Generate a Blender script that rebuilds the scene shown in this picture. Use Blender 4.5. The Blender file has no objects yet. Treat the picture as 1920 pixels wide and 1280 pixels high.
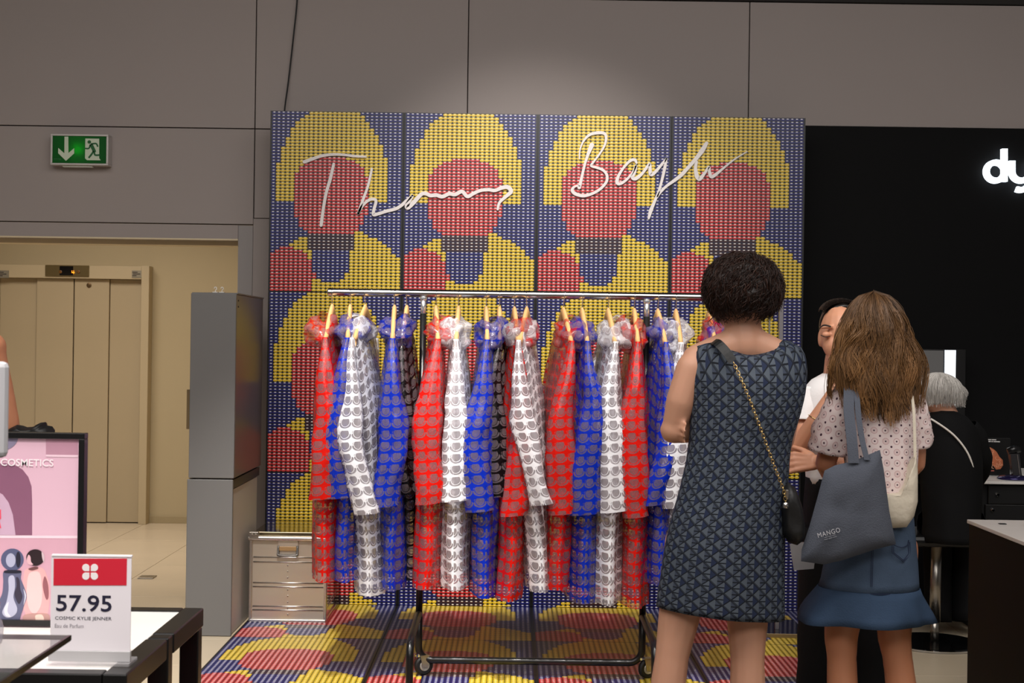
import bpy, bmesh, math, random
from mathutils import Vector, Matrix, noise, Quaternion
PI = math.pi
random.seed(7)
SC = bpy.context.scene
COL = SC.collection
# ------------------------------------------------------------------ camera, world, lights, exposure
F, HC, ROLL = 2667.0, 1.40, 0.014
cR, sR = math.cos(ROLL), math.sin(ROLL)
def W(px, py, D):
    """photograph point (1920x1280) at distance D -> place in the shop"""
    dx, dy = px - 960, py - 640
    u = dx * cR + dy * sR; v = -dx * sR + dy * cR
    return Vector((u * D / F, D, HC - v * D / F))
def WF(px, py):
    """photograph point lying on the floor"""
    dx, dy = px - 960, py - 640
    v = -dx * sR + dy * cR
    return W(px, py, HC * F / v)
cam = bpy.data.cameras.new('camera'); cam.lens = 50.0; cam.sensor_width = 36.0
cam.clip_start = 0.05; cam.clip_end = 100
cam.dof.use_dof = True; cam.dof.focus_distance = 6.0; cam.dof.aperture_fstop = 16.0
co = bpy.data.objects.new('camera', cam); COL.objects.link(co)
co.matrix_world = Matrix(((cR, -sR, 0, 0), (0, 0, -1, 0), (sR, cR, 0, HC), (0, 0, 0, 1)))
SC.camera = co
SC.view_settings.view_transform = 'Standard'; SC.view_settings.look = 'None'
SC.view_settings.exposure = 0.0; SC.view_settings.gamma = 1.0; SC.view_settings.use_curve_mapping = False
SC.cycles.transparent_max_bounces = 24
wd = bpy.data.worlds.new('world'); SC.world = wd; wd.use_nodes = True
wd.node_tree.nodes['Background'].inputs[0].default_value = (1.0, 0.93, 0.88, 1)
wd.node_tree.nodes['Background'].inputs[1].default_value = 0.10
def look(o, tgt):
    d = (Vector(tgt) - o.location).normalized(); o.rotation_euler = d.to_track_quat('-Z', 'Y').to_euler()
def spot(loc, tgt, power, ang, blend=0.6, col=(1, .94, .89), rad=0.06):
    l = bpy.data.lights.new('spot_lamp', 'SPOT'); l.energy = power; l.spot_size = math.radians(ang); l.spot_blend = blend
    l.color = col; l.shadow_soft_size = rad
    o = bpy.data.objects.new('spot_lamp', l); COL.objects.link(o); o.location = loc; look(o, tgt); return o
def area(loc, tgt, power, sx, sy, col=(1, .95, .91)):
    l = bpy.data.lights.new('ceiling_lamp', 'AREA'); l.energy = power; l.shape = 'RECTANGLE'; l.size = sx; l.size_y = sy; l.color = col
    o = bpy.data.objects.new('ceiling_lamp', l); COL.objects.link(o); o.location = loc; look(o, tgt); return o
area((0.0, 3.4, 4.05), (0.0, 4.3, 0), 270, 7.0, 3.6)                      # shop ceiling lights
area((0.3, -0.6, 4.05), (0.3, 1.0, 0.4), 190, 5.0, 2.4)
spot((0.15, 4.9, 3.9), (0.12, 7.44, 1.80), 270, 46, 0.9)                  # wall washer on the dotted wall
spot((-0.85, 4.0, 3.9), (-0.85, 6.0, 0.45), 740, 34, 0.7, (1, .95, .9))   # spots on the raincoats
spot((0.35, 3.9, 3.9), (0.25, 5.9, 0.8), 520, 28, 0.6, (1, .95, .9))
spot((1.0, 2.9, 3.9), (1.17, 5.0, 1.25), 120, 17, 0.7)                    # spot on the aisle
spot((-0.95, 0.9, 3.6), (-0.95, 2.75, 0.85), 290, 30, 0.6)                # cosmetics table
la = area((-2.9, 8.9, 2.95), (-2.9, 9.0, 0), 52, 1.6, 1.0, (1, .89, .79)); la.data.spread = math.radians(145)   # lift lobby
spot((2.6, 4.6, 3.9), (2.3, 6.6, 0.7), 60, 40, 0.7)                       # styling counter
# ------------------------------------------------------------------ helpers
def lin(c):
    return tuple(((v / 255) / 12.92 if v / 255 <= .04045 else ((v / 255 + .055) / 1.055) ** 2.4) for v in c) + (1.0,)
class E:
    """tiny expression wrapper that writes Math nodes"""
    def __init__(s, t, k): s.t, s.k = t, k
    def op(s, o, b=None, c=None):
        n = s.t.nodes.new('ShaderNodeMath'); n.operation = o
        for i, x in enumerate((s, b, c)):
            if x is None: continue
            if isinstance(x, E): s.t.links.new(x.k, n.inputs[i])
            else: n.inputs[i].default_value = x
        return E(s.t, n.outputs[0])
    def __add__(s, b): return s.op('ADD', b)
    def __sub__(s, b): return s.op('SUBTRACT', b)
    def __mul__(s, b): return s.op('MULTIPLY', b)
    def __truediv__(s, b): return s.op('DIVIDE', b)
    def lt(s, b): return s.op('LESS_THAN', b)
    def gt(s, b): return s.op('GREATER_THAN', b)
    def fl(s): return s.op('FLOOR')
    def fr(s): return s.op('FRACT')
    def ab(s): return s.op('ABSOLUTE')
    def mx(s, b): return s.op('MAXIMUM', b)
    def mn(s, b): return s.op('MINIMUM', b)
    def inv(s): return s.op('MULTIPLY_ADD', -1.0, 1.0)
    def ell(s, y, cx, cy, rx, ry):
        a = (s - cx) / rx; b = (y - cy) / ry
        return (a * a + b * b)
def newmat(name):
    m = bpy.data.materials.new(name); m.use_nodes = True
    t = m.node_tree; b = t.nodes['Principled BSDF']; return m, t, b
def mixc(t, f, a, b):
    n = t.nodes.new('ShaderNodeMix'); n.data_type = 'RGBA'
    if isinstance(f, E): t.links.new(f.k, n.inputs[0])
    else: n.inputs[0].default_value = f
    for i, x in ((6, a), (7, b)):
        if isinstance(x, tuple): n.inputs[i].default_value = x
        else: t.links.new(x, n.inputs[i])
    return n.outputs[2]
def uvxy(t):
    n = t.nodes.new('ShaderNodeUVMap'); n.uv_map = 'UVMap'
    s = t.nodes.new('ShaderNodeSeparateXYZ'); t.links.new(n.outputs[0], s.inputs[0])
    return E(t, s.outputs[0]), E(t, s.outputs[1])
def noise_node(t, scale, detail=3, coord='Object', stretch=None):
    tc = t.nodes.new('ShaderNodeTexCoord'); n = t.nodes.new('ShaderNodeTexNoise')
    n.inputs['Scale'].default_value = scale; n.inputs['Detail'].default_value = detail
    if stretch:
        mp = t.nodes.new('ShaderNodeMapping'); mp.inputs['Scale'].default_value = stretch
        t.links.new(tc.outputs[coord], mp.inputs[0]); t.links.new(mp.outputs[0], n.inputs['Vector'])
    else: t.links.new(tc.outputs[coord], n.inputs['Vector'])
    return E(t, n.outputs[0])
def bump(t, b, h, strength, dist=0.01):
    n = t.nodes.new('ShaderNodeBump'); n.inputs['Strength'].default_value = strength; n.inputs['Distance'].default_value = dist
    t.links.new(h.k, n.inputs['Height']); t.links.new(n.outputs[0], b.inputs['Normal'])
def M(name, c, rough=.55, metal=0., spec=.5, var=0.06, scale=6., bmp=0., bscale=60., emit=0., coat=0., alpha=1., trans=0., stretch=None):
    m, t, b = newmat(name); c = lin(c)
    b.inputs['Roughness'].default_value = rough; b.inputs['Metallic'].default_value = metal
    b.inputs['Specular IOR Level'].default_value = spec; b.inputs['Coat Weight'].default_value = coat
    b.inputs['Alpha'].default_value = alpha; b.inputs['Transmission Weight'].default_value = trans
    if var:
        n = noise_node(t, scale, 3, 'Object', stretch)
        d = tuple(x * (1 - var) for x in c[:3]) + (1,); l = tuple(min(1, x * (1 + var)) for x in c[:3]) + (1,)
        t.links.new(mixc(t, n, d, l), b.inputs['Base Color'])
    else: b.inputs['Base Color'].default_value = c
    if bmp: bump(t, b, noise_node(t, bscale, 4, 'Object', stretch), bmp)
    if emit: b.inputs['Emission Color'].default_value = c; b.inputs['Emission Strength'].default_value = emit
    return m
def obj(name, vs, fs, mat, parent=None, loc=None, smooth=False, uvs=None, cols=None):
    """one mesh object; vs in place coordinates, made local to the parent's base (or to loc)"""
    org = Vector(parent.get('_org')) if parent is not None else (Vector(loc) if loc is not None else None)
    if org is None:
        xs = [v[0] for v in vs]; ys = [v[1] for v in vs]; zs = [v[2] for v in vs]
        org = Vector(((min(xs) + max(xs)) / 2, (min(ys) + max(ys)) / 2, min(zs)))
    me = bpy.data.meshes.new(name)
    me.from_pydata([tuple(Vector(v) - org) for v in vs], [], fs)
    if uvs is not None:
        l = me.uv_layers.new(name='UVMap')
        flat = []
        for p in me.polygons:
            for k in range(p.loop_total): flat.extend(uvs[p.index][k])
        l.data.foreach_set('uv', flat)
    if cols is not None:
        a = me.color_attributes.new('tint', 'FLOAT_COLOR', 'POINT'); a.data.foreach_set('color', [x for c in cols for x in (c, c, c, 1)])
    if smooth: me.polygons.foreach_set('use_smooth', [True] * len(me.polygons))
    me.materials.append(mat); me.update()
    o = bpy.data.objects.new(name, me); COL.objects.link(o)
    if parent is not None: o.parent = parent; o['_org'] = list(org)
    else: o.location = org; o['_org'] = list(org)
    return o
def thing(name, label, cat, loc, group=None, kind=None):
    o = bpy.data.objects.new(name, None); COL.objects.link(o); o.location = loc; o['_org'] = list(loc)
    o.empty_display_size = .05
    if label: o['label'] = label; o['category'] = cat
    if group: o['group'] = group
    if kind: o['kind'] = kind
    return o
def tag(o, label, cat, group=None):
    o['label'] = label; o['category'] = cat
    if group: o['group'] = group
    return o
class G:
    """geometry gatherer"""
    def __init__(s): s.v, s.f = [], []
    def add(s, vs, fs):
        k = len(s.v); s.v += [Vector(v) for v in vs]; s.f += [tuple(i + k for i in f) for f in fs]; return s
    def box(s, a, b, bev=0.0):
        bm = bmesh.new(); bmesh.ops.create_cube(bm, size=1)
        a, b = Vector(a), Vector(b); c = (a + b) / 2; d = b - a
        for v in bm.verts: v.co = Vector((v.co.x * d.x, v.co.y * d.y, v.co.z * d.z)) + c
        if bev: bmesh.ops.bevel(bm, geom=bm.edges[:], offset=bev, segments=2, affect='EDGES', profile=.5)
        return s.bm(bm)
    def bm(s, bm):
        bm.verts.index_update(); s.add([v.co.copy() for v in bm.verts], [[v.index for v in f.verts] for f in bm.faces]); bm.free(); return s
    def tube(s, pts, r, n=10, cap=True, flat=None):
        pts = [Vector(p) for p in pts]; m = len(pts); rs = r if isinstance(r, (list, tuple)) else [r] * m
        ref = None; vs = []; fs = []
        for i, p in enumerate(pts):
            d = (pts[min(i + 1, m - 1)] - pts[max(i - 1, 0)]).normalized()
            if ref is None: ref = d.orthogonal().normalized()
            else: ref = (ref - d * ref.dot(d)).normalized()
            q = d.cross(ref)
            for k in range(n):
                a = 2 * PI * k / n; vs.append(p + (ref * math.cos(a) + q * math.sin(a)) * rs[i])
        for i in range(m - 1):
            for k in range(n):
                a, b = i * n + k, i * n + (k + 1) % n; fs.append((a, b, b + n, a + n))
        if cap: fs.append(tuple(range(n - 1, -1, -1))); fs.append(tuple((m - 1) * n + k for k in range(n)))
        return s.add(vs, fs)
    def lathe(s, prof, c, n=24, axis='Z', cap=True):
        c = Vector(c); vs = []; fs = []
        for r, h in prof:
            for k in range(n):
                a = 2 * PI * k / n; p = (r * math.cos(a), r * math.sin(a), h)
                if axis == 'Y': p = (p[0], p[2], p[1])
                if axis == 'X': p = (p[2], p[0], p[1])
                vs.append(c + Vector(p))
        m = len(prof)
        for i in range(m - 1):
            for k in range(n):
                a, b = i * n + k, i * n + (k + 1) % n; fs.append((a, b, b + n, a + n))
        if cap: fs.append(tuple(range(n - 1, -1, -1))); fs.append(tuple((m - 1) * n + k for k in range(n)))
        return s.add(vs, fs)
    def ell(s, c, r, n=16, m=10, rot=None):
        c = Vector(c); vs = []; fs = []
        for j in range(m + 1):
            th = PI * j / m
            for k in range(n):
                a = 2 * PI * k / n; p = Vector((r[0] * math.sin(th) * math.cos(a), r[1] * math.sin(th) * math.sin(a), r[2] * math.cos(th)))
                if rot is not None: p = rot @ p
                vs.append(c + p)
        for j in range(m):
            for k in range(n):
                a, b = j * n + k, j * n + (k + 1) % n; fs.append((a, a + n, b + n, b))
        return s.add(vs, fs)
    def cap(s, p0, r0, p1, r1, n=12, k=5):
        """tapered capsule"""
        p0, p1 = Vector(p0), Vector(p1); d = p1 - p0; L = d.length; d = d / max(L, 1e-6)
        pts = []; rs = []
        for j in range(k + 1):
            a = PI / 2 * j / k; pts.append(p0 - d * r0 * math.cos(a)); rs.append(max(r0 * math.sin(a), 1e-4))
        for j in range(k + 1):
            a = PI / 2 * j / k; pts.append(p1 + d * r1 * math.sin(a)); rs.append(max(r1 * math.cos(a), 1e-4))
        return s.tube(pts, rs, n)
    def chain(s, pts, rs, n=12):
        for i in range(len(pts) - 1): s.cap(pts[i], rs[i], pts[i + 1], rs[i + 1], n)
        return s
    def slab(s, poly, y0, y1):
        """flat outline given as (x,z) points, thickness from y0 to y1"""
        n = len(poly); vs = [(x, y0, z) for x, z in poly] + [(x, y1, z) for x, z in poly]
        fs = [tuple(range(n)), tuple(range(2 * n - 1, n - 1, -1))] + [(i, i + n, (i + 1) % n + n, (i + 1) % n) for i in range(n)]
        return s.add(vs, fs)
    def slabpx(s, poly, D, th=.002):
        return s.slab([((p := W(x, y, D)).x, p.z) for x, y in poly], D, D + th)
    def ribbon(s, pts, ws, D, th, end=True):
        """pen stroke of varying width in the wall plane: pts as photograph points"""
        P = [W(x, y, D) for x, y in pts]; P = smoothpath(P, 5); m = len(P)
        wl = [ws[min(int(i / 5), len(ws) - 1)] + (ws[min(int(i / 5) + 1, len(ws) - 1)] - ws[min(int(i / 5), len(ws) - 1)]) * (i % 5) / 5 for i in range(m)]
        L = []; R = []
        for i in range(m):
            d = (P[min(i + 1, m - 1)] - P[max(i - 1, 0)]).normalized(); nrm = Vector((-d.z, 0, d.x)); h = wl[i] * D / F / 2
            L.append(P[i] + nrm * h); R.append(P[i] - nrm * h)
        vs = []
        for a, b in zip(L, R): vs += [a, b, a + Vector((0, th, 0)), b + Vector((0, th, 0))]
        fs = []
        for i in range(m - 1):
            a = 4 * i; b = a + 4
            fs += [(a, a + 1, b + 1, b), (a + 2, b + 2, b + 3, a + 3), (a, b, b + 2, a + 2), (a + 1, a + 3, b + 3, b + 1)]
        fs += [(0, 2, 3, 1), (4 * m - 4, 4 * m - 3, 4 * m - 1, 4 * m - 2)]
        s.add(vs, fs)
        if end:
            for i in (0, m - 1):
                h = wl[i] * D / F / 2; c = P[i]
                s.slab([(c.x + h * math.cos(2 * PI * k / 10), c.z + h * math.sin(2 * PI * k / 10)) for k in range(10)], D - .0004, D + th)
        return s
    def make(s, name, mat, parent=None, loc=None, smooth=False, uvs=None):
        return obj(name, s.v, s.f, mat, parent, loc, smooth, uvs)
def smoothpath(P, k):
    out = []; n = len(P); P = [Vector(p) for p in P]
    for i in range(n - 1):
        a, b, c, d = P[max(i - 1, 0)], P[i], P[i + 1], P[min(i + 2, n - 1)]
        for j in range(k):
            t = j / k
            out.append(.5 * ((2 * b) + (c - a) * t + (2 * a - 5 * b + 4 * c - d) * t * t + (3 * b - a - 3 * c + d) * t ** 3))
    out.append(P[-1]); return out
def struct(name, g, mat, parent=None, smooth=False, loc=None):
    o = g.make(name, mat, parent, loc, smooth)
    if parent is None: o['kind'] = 'structure'
    return o
def bx(a, b, bev=0.): return G().box(a, b, bev)
def autosmooth(o, ang=40):
    me = o.data; me.polygons.foreach_set('use_smooth', [True] * len(me.polygons))
    bm = bmesh.new(); bm.from_mesh(me)
    for e in bm.edges:
        if len(e.link_faces) == 2 and e.calc_face_angle(0) > math.radians(ang): e.smooth = False
    bm.to_mesh(me); bm.free(); return o
def text(name, body, px, py, wpx, hpx, D, mat, parent, th=.0006, rot=0., space=1.0, bold=0.0):
    """printed lettering fitted into a box whose lower left is (px,py) in the photograph"""
    cu = bpy.data.curves.new(name, 'FONT'); cu.body = body; cu.size = 1; cu.space_character = space; cu.offset = bold; cu.resolution_u = 3
    tmp = bpy.data.objects.new('tmp', cu); COL.objects.link(tmp)
    bpy.context.view_layer.update()
    me = bpy.data.meshes.new_from_object(tmp.evaluated_get(bpy.context.evaluated_depsgraph_get()))
    bpy.data.objects.remove(tmp); bpy.data.curves.remove(cu)
    vs = [v.co.copy() for v in me.vertices]; fs = [tuple(p.vertices) for p in me.polygons]; bpy.data.meshes.remove(me)
    x0 = min(v.x for v in vs); x1 = max(v.x for v in vs); y0 = min(v.y for v in vs); y1 = max(v.y for v in vs)
    k = D / F; o0 = W(px, py, D); ca, sa = math.cos(rot), math.sin(rot)
    out = []
    for v in vs:
        a = (v.x - x0) / (x1 - x0) * wpx * k; b = (v.y - y0) / (y1 - y0) * hpx * k
        out.append((o0.x + a * ca - b * sa, D, o0.z + a * sa + b * ca))
    return obj(name, out, fs, mat, parent)
def quads_uv(vs, fs, ux=0, uz=2, sx=1., sz=1., ox=0., oz=0.):
    return [[((vs[i][ux] - ox) * sx, (vs[i][uz] - oz) * sz) for i in f] for f in fs]
# ------------------------------------------------------------------ materials
m_grey = M('wall_grey', (158, 148, 144), .7, var=.03, scale=1.5)
m_joint = M('joint_dark', (60, 52, 48), .8, var=0)
m_beige = M('lobby_beige', (180, 165, 132), .75, var=.03, scale=2, bmp=.03)
m_lift = M('lift_door', (176, 160, 130), .4, var=.04, scale=2)
m_liftframe = M('lift_frame', (184, 168, 136), .5, var=.03)
m_tile = M('floor_tile', (202, 187, 162), .3, var=.08, scale=3)
m_grout = M('floor_grout', (92, 82, 70), .8, var=.05)
m_black = M('black_wall', (9, 9, 10), .7, spec=.15, var=.1)
m_ceil = M('ceiling', (62, 58, 55), .8, var=.04)
m_blackmetal = M('black_metal', (20, 20, 21), .3, var=.05, spec=.5)
m_blackgloss = M('black_gloss', (10, 10, 11), .12, var=0)
m_chrome = M('chrome', (215, 217, 222), .08, 1., var=.02)
m_steel = M('brushed_steel', (175, 170, 162), .32, 1., var=.05, scale=10, stretch=(1, 1, 30))
m_wood = M('hanger_wood', (214, 168, 112), .45, var=.12, scale=14, stretch=(1, 1, .2))
m_rubber = M('rubber', (14, 14, 14), .6, var=.05)
m_white = M('white_laminate', (240, 236, 230), .35, var=.015)
m_cream = M('cream_trim', (214, 198, 165), .5, var=.03)

def printed_panel():
    """halftone print: rows of small cups, coloured by broad shapes"""
    m, t, b = newmat('dot_print'); u, v = uvxy(t)
    cx = (u - .009) / .0247; cy = (v.op('MULTIPLY', -1.) + .943) / .0168
    i = cx.fl(); j = cy.fl(); fx = cx.fr() - .5; fy = (cy.fr() - .5) * -1.
    U = (i + .5) / 28.; V = (j + .5) / 56.
    k = lin
    dome = U.ell(V, .47, .40, .43, .44).lt(1.) * V.lt(.50)
    q = ((U - .46) / .285).ab(); q2 = ((V - .47) / .215).ab()
    face = (q * q * q + q2 * q2 * q2).lt(1.)
    band = ((U - .46).ab().lt(.165)) * ((V - .725).ab().lt(.05))
    mound = U.ell(V, .52, 1.08, .60, .43).lt(1.)
    notch = U.ell(V, .46, .82, .155, .13).lt(1.)
    disc = U.ell(V, .13, .91, .21, .155).lt(1.)
    Yl = mound.mx(0.); isred = disc * notch.inv()
    yel = mound * disc.inv() * notch.inv() * band.inv()
    yel = yel.mx(dome) * face.inv()
    red = isred.mx(face) * dome.inv().mx(face)
    brown = band * face.inv() * dome.inv()
    red = red * brown.inv(); 
    base = mixc(t, yel, k((20, 25, 112)), k((240, 206, 32)))
    base = mixc(t, red, base, k((206, 40, 44)))
    base = mixc(t, brown, base, k((58, 22, 26)))
    inn = fx.ell(fy, 0, -.02, .48, .43).lt(1.)
    ring = fx.ell(fy, 0, .05, .33, .30); arc = ring.lt(1.) * ring.gt(.45) * fy.lt(.08)
    dark = mixc(t, yel.inv() * red.inv(), k((12, 11, 12)), k((11, 12, 46)))
    arcc = mixc(t, yel, base, k((190, 140, 22)))
    c = mixc(t, inn, dark, base); c = mixc(t, arc * inn, c, arcc)
    hi = fx.ell(fy, 0, .18, .25, .135).lt(1.)
    hic = mixc(t, yel, k((244, 242, 240)), k((250, 238, 176)))
    c = mixc(t, hi, c, hic)
    ok = i.gt(-.5) * i.lt(27.5) * j.gt(-.5) * j.lt(55.5)
    c = mixc(t, ok, k((12, 12, 13)), c)
    t.links.new(c, b.inputs['Base Color']); b.inputs['Roughness'].default_value = .42
    return m
m_print = printed_panel()

def vinyl(name, col, thin=0.):
    """clear vinyl printed in one colour, cup shapes left clear"""
    m, t, b = newmat('vinyl_' + name + ('_thin' if thin else '')); u, v = uvxy(t)
    cx = u / .050; cy = v / .046
    fx = cx.fr() - .5; fy = cy.fr() - .5
    cup = fx.ell(fy, 0, .10, .33, .39)
    cupm = cup.lt(1.) * fy.lt(.36)
    sau = fx.ell(fy, 0, -.07, .48, .385).lt(1.) * fx.ell(fy, 0, .09, .375, .425).gt(1.) * fy.lt(.06)
    han = fx.ell(fy, .37, .20, .085, .09); hanm = han.lt(1.) * han.gt(.4)
    line = fx.ell(fy, 0, .09, .19, .20); linem = line.lt(1.) * line.gt(.74) * fy.lt(.06)
    clear = cupm.mx(sau).mx(hanm)
    nz = noise_node(t, 16, 4)
    bump(t, b, nz, .45, .014)
    c = lin(col)
    b.inputs['Base Color'].default_value = c; b.inputs['Roughness'].default_value = .22
    b.inputs['Specular IOR Level'].default_value = .55
    b.inputs['Subsurface Weight'].default_value = 0
    tr = t.nodes.new('ShaderNodeBsdfTransparent'); tr.inputs[0].default_value = (.93, .91, .92, 1)
    g = t.nodes.new('ShaderNodeBsdfPrincipled'); g.inputs['Base Color'].default_value = tuple(.62 * a + .30 * b for a, b in zip(lin((138, 124, 128))[:3], c[:3])) + (1,); g.inputs['Roughness'].default_value = .16
    t.links.new(b.inputs['Normal'].links[0].from_socket, g.inputs['Normal'])
    mx = t.nodes.new('ShaderNodeMixShader'); mx.inputs[0].default_value = .5
    t.links.new(g.outputs[0], mx.inputs[1]); t.links.new(tr.outputs[0], mx.inputs[2])
    tl = t.nodes.new('ShaderNodeBsdfTranslucent'); tl.inputs[0].default_value = c
    m0 = t.nodes.new('ShaderNodeMixShader'); m0.inputs[0].default_value = .22
    t.links.new(b.outputs[0], m0.inputs[1]); t.links.new(tl.outputs[0], m0.inputs[2])
    if thin:
        m1 = t.nodes.new('ShaderNodeMixShader'); m1.inputs[0].default_value = thin
        t.links.new(m0.outputs[0], m1.inputs[1]); t.links.new(tr.outputs[0], m1.inputs[2]); m0 = m1
    m2 = t.nodes.new('ShaderNodeMixShader'); t.links.new(clear.k, m2.inputs[0])
    t.links.new(m0.outputs[0], m2.inputs[1]); t.links.new(mx.outputs[0], m2.inputs[2])
    t.links.new(m2.outputs[0], t.nodes['Material Output'].inputs[0])
    return m
VC = {'red': (214, 24, 14), 'blue': (12, 44, 178), 'white': (240, 240, 244), 'black': (14, 13, 15)}
VINYL = {k: vinyl(k, c) for k, c in VC.items()}; VHOOD = {k: vinyl(k, c, .5) for k, c in VC.items()}

# ------------------------------------------------------------------ shell
DB, DW = 7.74, 7.44
XL = lambda px, D=DB: W(px, 300, D).x
def ZB(px, py, D=DB): return W(px, py, D).z
fl = struct('floor', bx((-6, -3.2, -.06), (4.6, 11.0, -.012)), m_grout)
tile_me = None
ty0 = 6.07
for ix in range(-7, 9):
    for iy in range(-7, 9):
        x0 = -2.725 + .55 * (ix + 1); y0 = ty0 + .53 * iy
        if x0 + .55 < -4.6 or x0 > 3.6 or y0 > 10.69 or y0 < 2.2: continue
        if x0 > -1.30 - .02 and x0 + .55 < 1.55 and y0 > 4.6: continue
        if x0 > -1.8 and x0 + .55 < 1.2 and y0 < 4.6 - .5: continue
        if x0 > 1.2 and y0 > 7.74: continue
        if -1.5 < x0 and y0 > 7.74: continue
        if tile_me is None:
            o = bx((x0 + .0015, y0 + .0015, -.0125), (x0 + .5485, y0 + .5285, 0), .0008).make('tile', m_tile, fl)
            tile_me = o.data; bx0 = (x0, y0)
            for v in tile_me.vertices: v.co -= Vector((x0, y0, 0)) - Vector(fl['_org']) * 0
            o.location = (x0, y0, 0)
        else:
            o = bpy.data.objects.new('tile', tile_me); COL.objects.link(o); o.parent = fl; o.location = (x0, y0, 0)
ce = struct('ceiling', bx((-6, -3.2, 4.2), (4.6, 7.9, 4.3)), m_ceil)
struct('wall_rear', bx((-6, -3.3, 0), (4.6, -3.2, 4.3)), m_grey)
# upper grey wall made of boards with open joints
zt = ZB(1400, 3)
struct('shadow_gap_band', bx((-6, DB - .02, zt + .0005), (4.6, DB + .10, 4.2)), M('upper_shade', (34, 31, 29), .8, var=.04))  # dark colour stands in for the shadow gap above the boards
wb = struct('wall_back', bx((-6.0, DB + .02, 2.02), (4.6, DB + .10, zt)), m_joint)
z236l, z236r = ZB(240, 238), ZB(1700, 239)
z418, z446 = ZB(240, 418), ZB(240, 447)
x477, x875, x1402, x448 = XL(477), XL(875), XL(1402), XL(448)
gp = .003
def board(a, b, c, d): bx((a + gp, DB, c + gp), (b - gp, DB + .03, d - gp), .001).make('board', m_grey, wb)
board(-3.6, x477, z236l, zt); board(-6, -3.6, z236l, zt)
board(-3.6, x477, z418, z236l); board(-6, -3.6, z418, z236l)
board(x477, x875, z236l, zt); board(x875, x1402, 2.2, zt); board(x1402, 3.05, z236r, zt); board(3.05, 4.6, z236r, zt)
board(x477, XL(535), 2.05, z236l)
bx((-6, DB + .002, z446), (x448, DB + .10, z418 - gp)).make('bulkhead_edge', m_grey, wb)
bx((-6, DB + .10, z446 - .025), (x448, DB + .22, z446)).make('soffit_trim', m_cream, wb)
bx((-6, DB + .0, z446 - .002), (x448, DB + .02, z446 + .006)).make('edge_bead', m_cream, wb)
tc = struct('trim_1', bx((x448, DB + .01, 0), (XL(476) - .002, DB + .11, z418 - gp)), M('pilaster', (150, 144, 142), .6, var=.02))
struct('trim_2', bx((XL(476), DB + .01, 0), (-1.2, DB + .11, 2.05)), m_grey)
# black shop-in-shop wall on the right
xb = W(1511, 300, DB).x
struct('wall_right', bx((xb - .4, DB - .01, 0), (4.6, DB + .05, z236r)), m_black)
# lift lobby
DL = 10.69
struct('wall_lobby', bx((-6, DL, 0), (-1.1, DL + .1, 3.1)), m_beige)
struct('wall_left', bx((-6.1, DB + .1, 0), (-6, DL + .1, 3.1)), m_beige)
struct('wall_side', bx((-1.25, DB + .11, 0), (-1.15, DL, 3.1)), m_beige)
struct('trim_3', bx((-6, DB + .10, 3.0), (-1.15, DL + .1, 3.1)), m_beige)
LX = lambda px: W(px, 700, DL).x
LZ = lambda py, px=150: W(px, py, DL).z
struct('baseboard_lobby', bx((LX(284), DL - .018, 0), (-1.2, DL, LZ(967, 310)), .002), M('skirting', (160, 145, 112), .6))
lift = thing('door_1', None, None, (LX(142), DL, 0), kind='structure')
bx((LX(-66), DL - .10, LZ(523)), (LX(269), DL - .005, LZ(499)), .003).make('header', m_liftframe, lift)
bx((LX(269) + .002, DL - .11, 0), (LX(284), DL - .003, LZ(498)), .003).make('frame_post', m_liftframe, lift)
bx((LX(-80), DL - .11, 0), (LX(-66), DL - .003, LZ(498)), .003).make('frame_post', m_liftframe, lift)
bx((LX(-66), DL - .02, 0), (LX(269), DL - .003, LZ(523))).make('shaft_back', m_joint, lift)
for a, b, y in ((-66, 2, .045), (2.6, 71.5, .045), (72.3, 140.5, .065), (142.6, 207, .065), (207.6, 269, .045)):
    bx((LX(a), DL - y, .008), (LX(b), DL - y + .02, LZ(523.4)), .002).make('door_panel', m_lift, lift)
ind = bx((LX(91), DL - .112, LZ(519)), (LX(172), DL - .098, LZ(498.5)), .002).make('indicator_panel', M('brass_plate', (120, 104, 68), .35, .6), lift)
bx((LX(118), DL - .115, LZ(517.5)), (LX(143), DL - .111, LZ(500.5)), .001).make('display', m_blackgloss, ind)
m_orange = M('led_orange', (255, 140, 30), .5, var=0, emit=2.2)
dg = G()
for (x0, y0, x1, y1) in ((134.2, 507, 135.4, 511.5), (134.2, 510.4, 139.8, 511.6), (137.4, 507, 138.6, 513)):
    dg.box(W(x0, y1, DL - .117), W(x1, y0, DL - .1155))
dg.make('digit', m_orange, ind)
for px in (113.5, 147):
    G().lathe([(.012, 0), (.012, -.004), (.008, -.006)], W(px, 509.5, DL - .112), 12, 'Y').make('arrow_lamp', M('amber_dim', (110, 70, 20), .4), ind)
for px in (247, -4):
    pl = bx(W(px, 520.5, DL - .105), W(px + 21, 507, DL - .099), .0005).make('rating_plate', M('plate_grey', (165, 158, 140), .35, .5), lift)
    for k, (a, b) in enumerate(((1, 10), (2, 14), (1, 8))):
        bx(W(px + a, 511 + 3.2 * k, DL - .1062), W(px + a + b, 509.6 + 3.2 * k, DL - .1045)).make('plate_line', m_joint, pl)
G().lathe([(.018, 0), (.018, -.006), (.009, -.008)], W(167, 534.5, DL - .065), 14, 'Y').make('keyhole', M('keyhole_brass', (110, 88, 60), .4, .7), lift)
tag(bx((WF(257, 1085).x, WF(257, 1085).y, .0005), (WF(287, 1085).x, WF(287, 1081).y + .02, .006), .002).make('floor_plate', m_steel), 'small flat metal plate set on the lobby floor tiles', 'floor plate')
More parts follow.
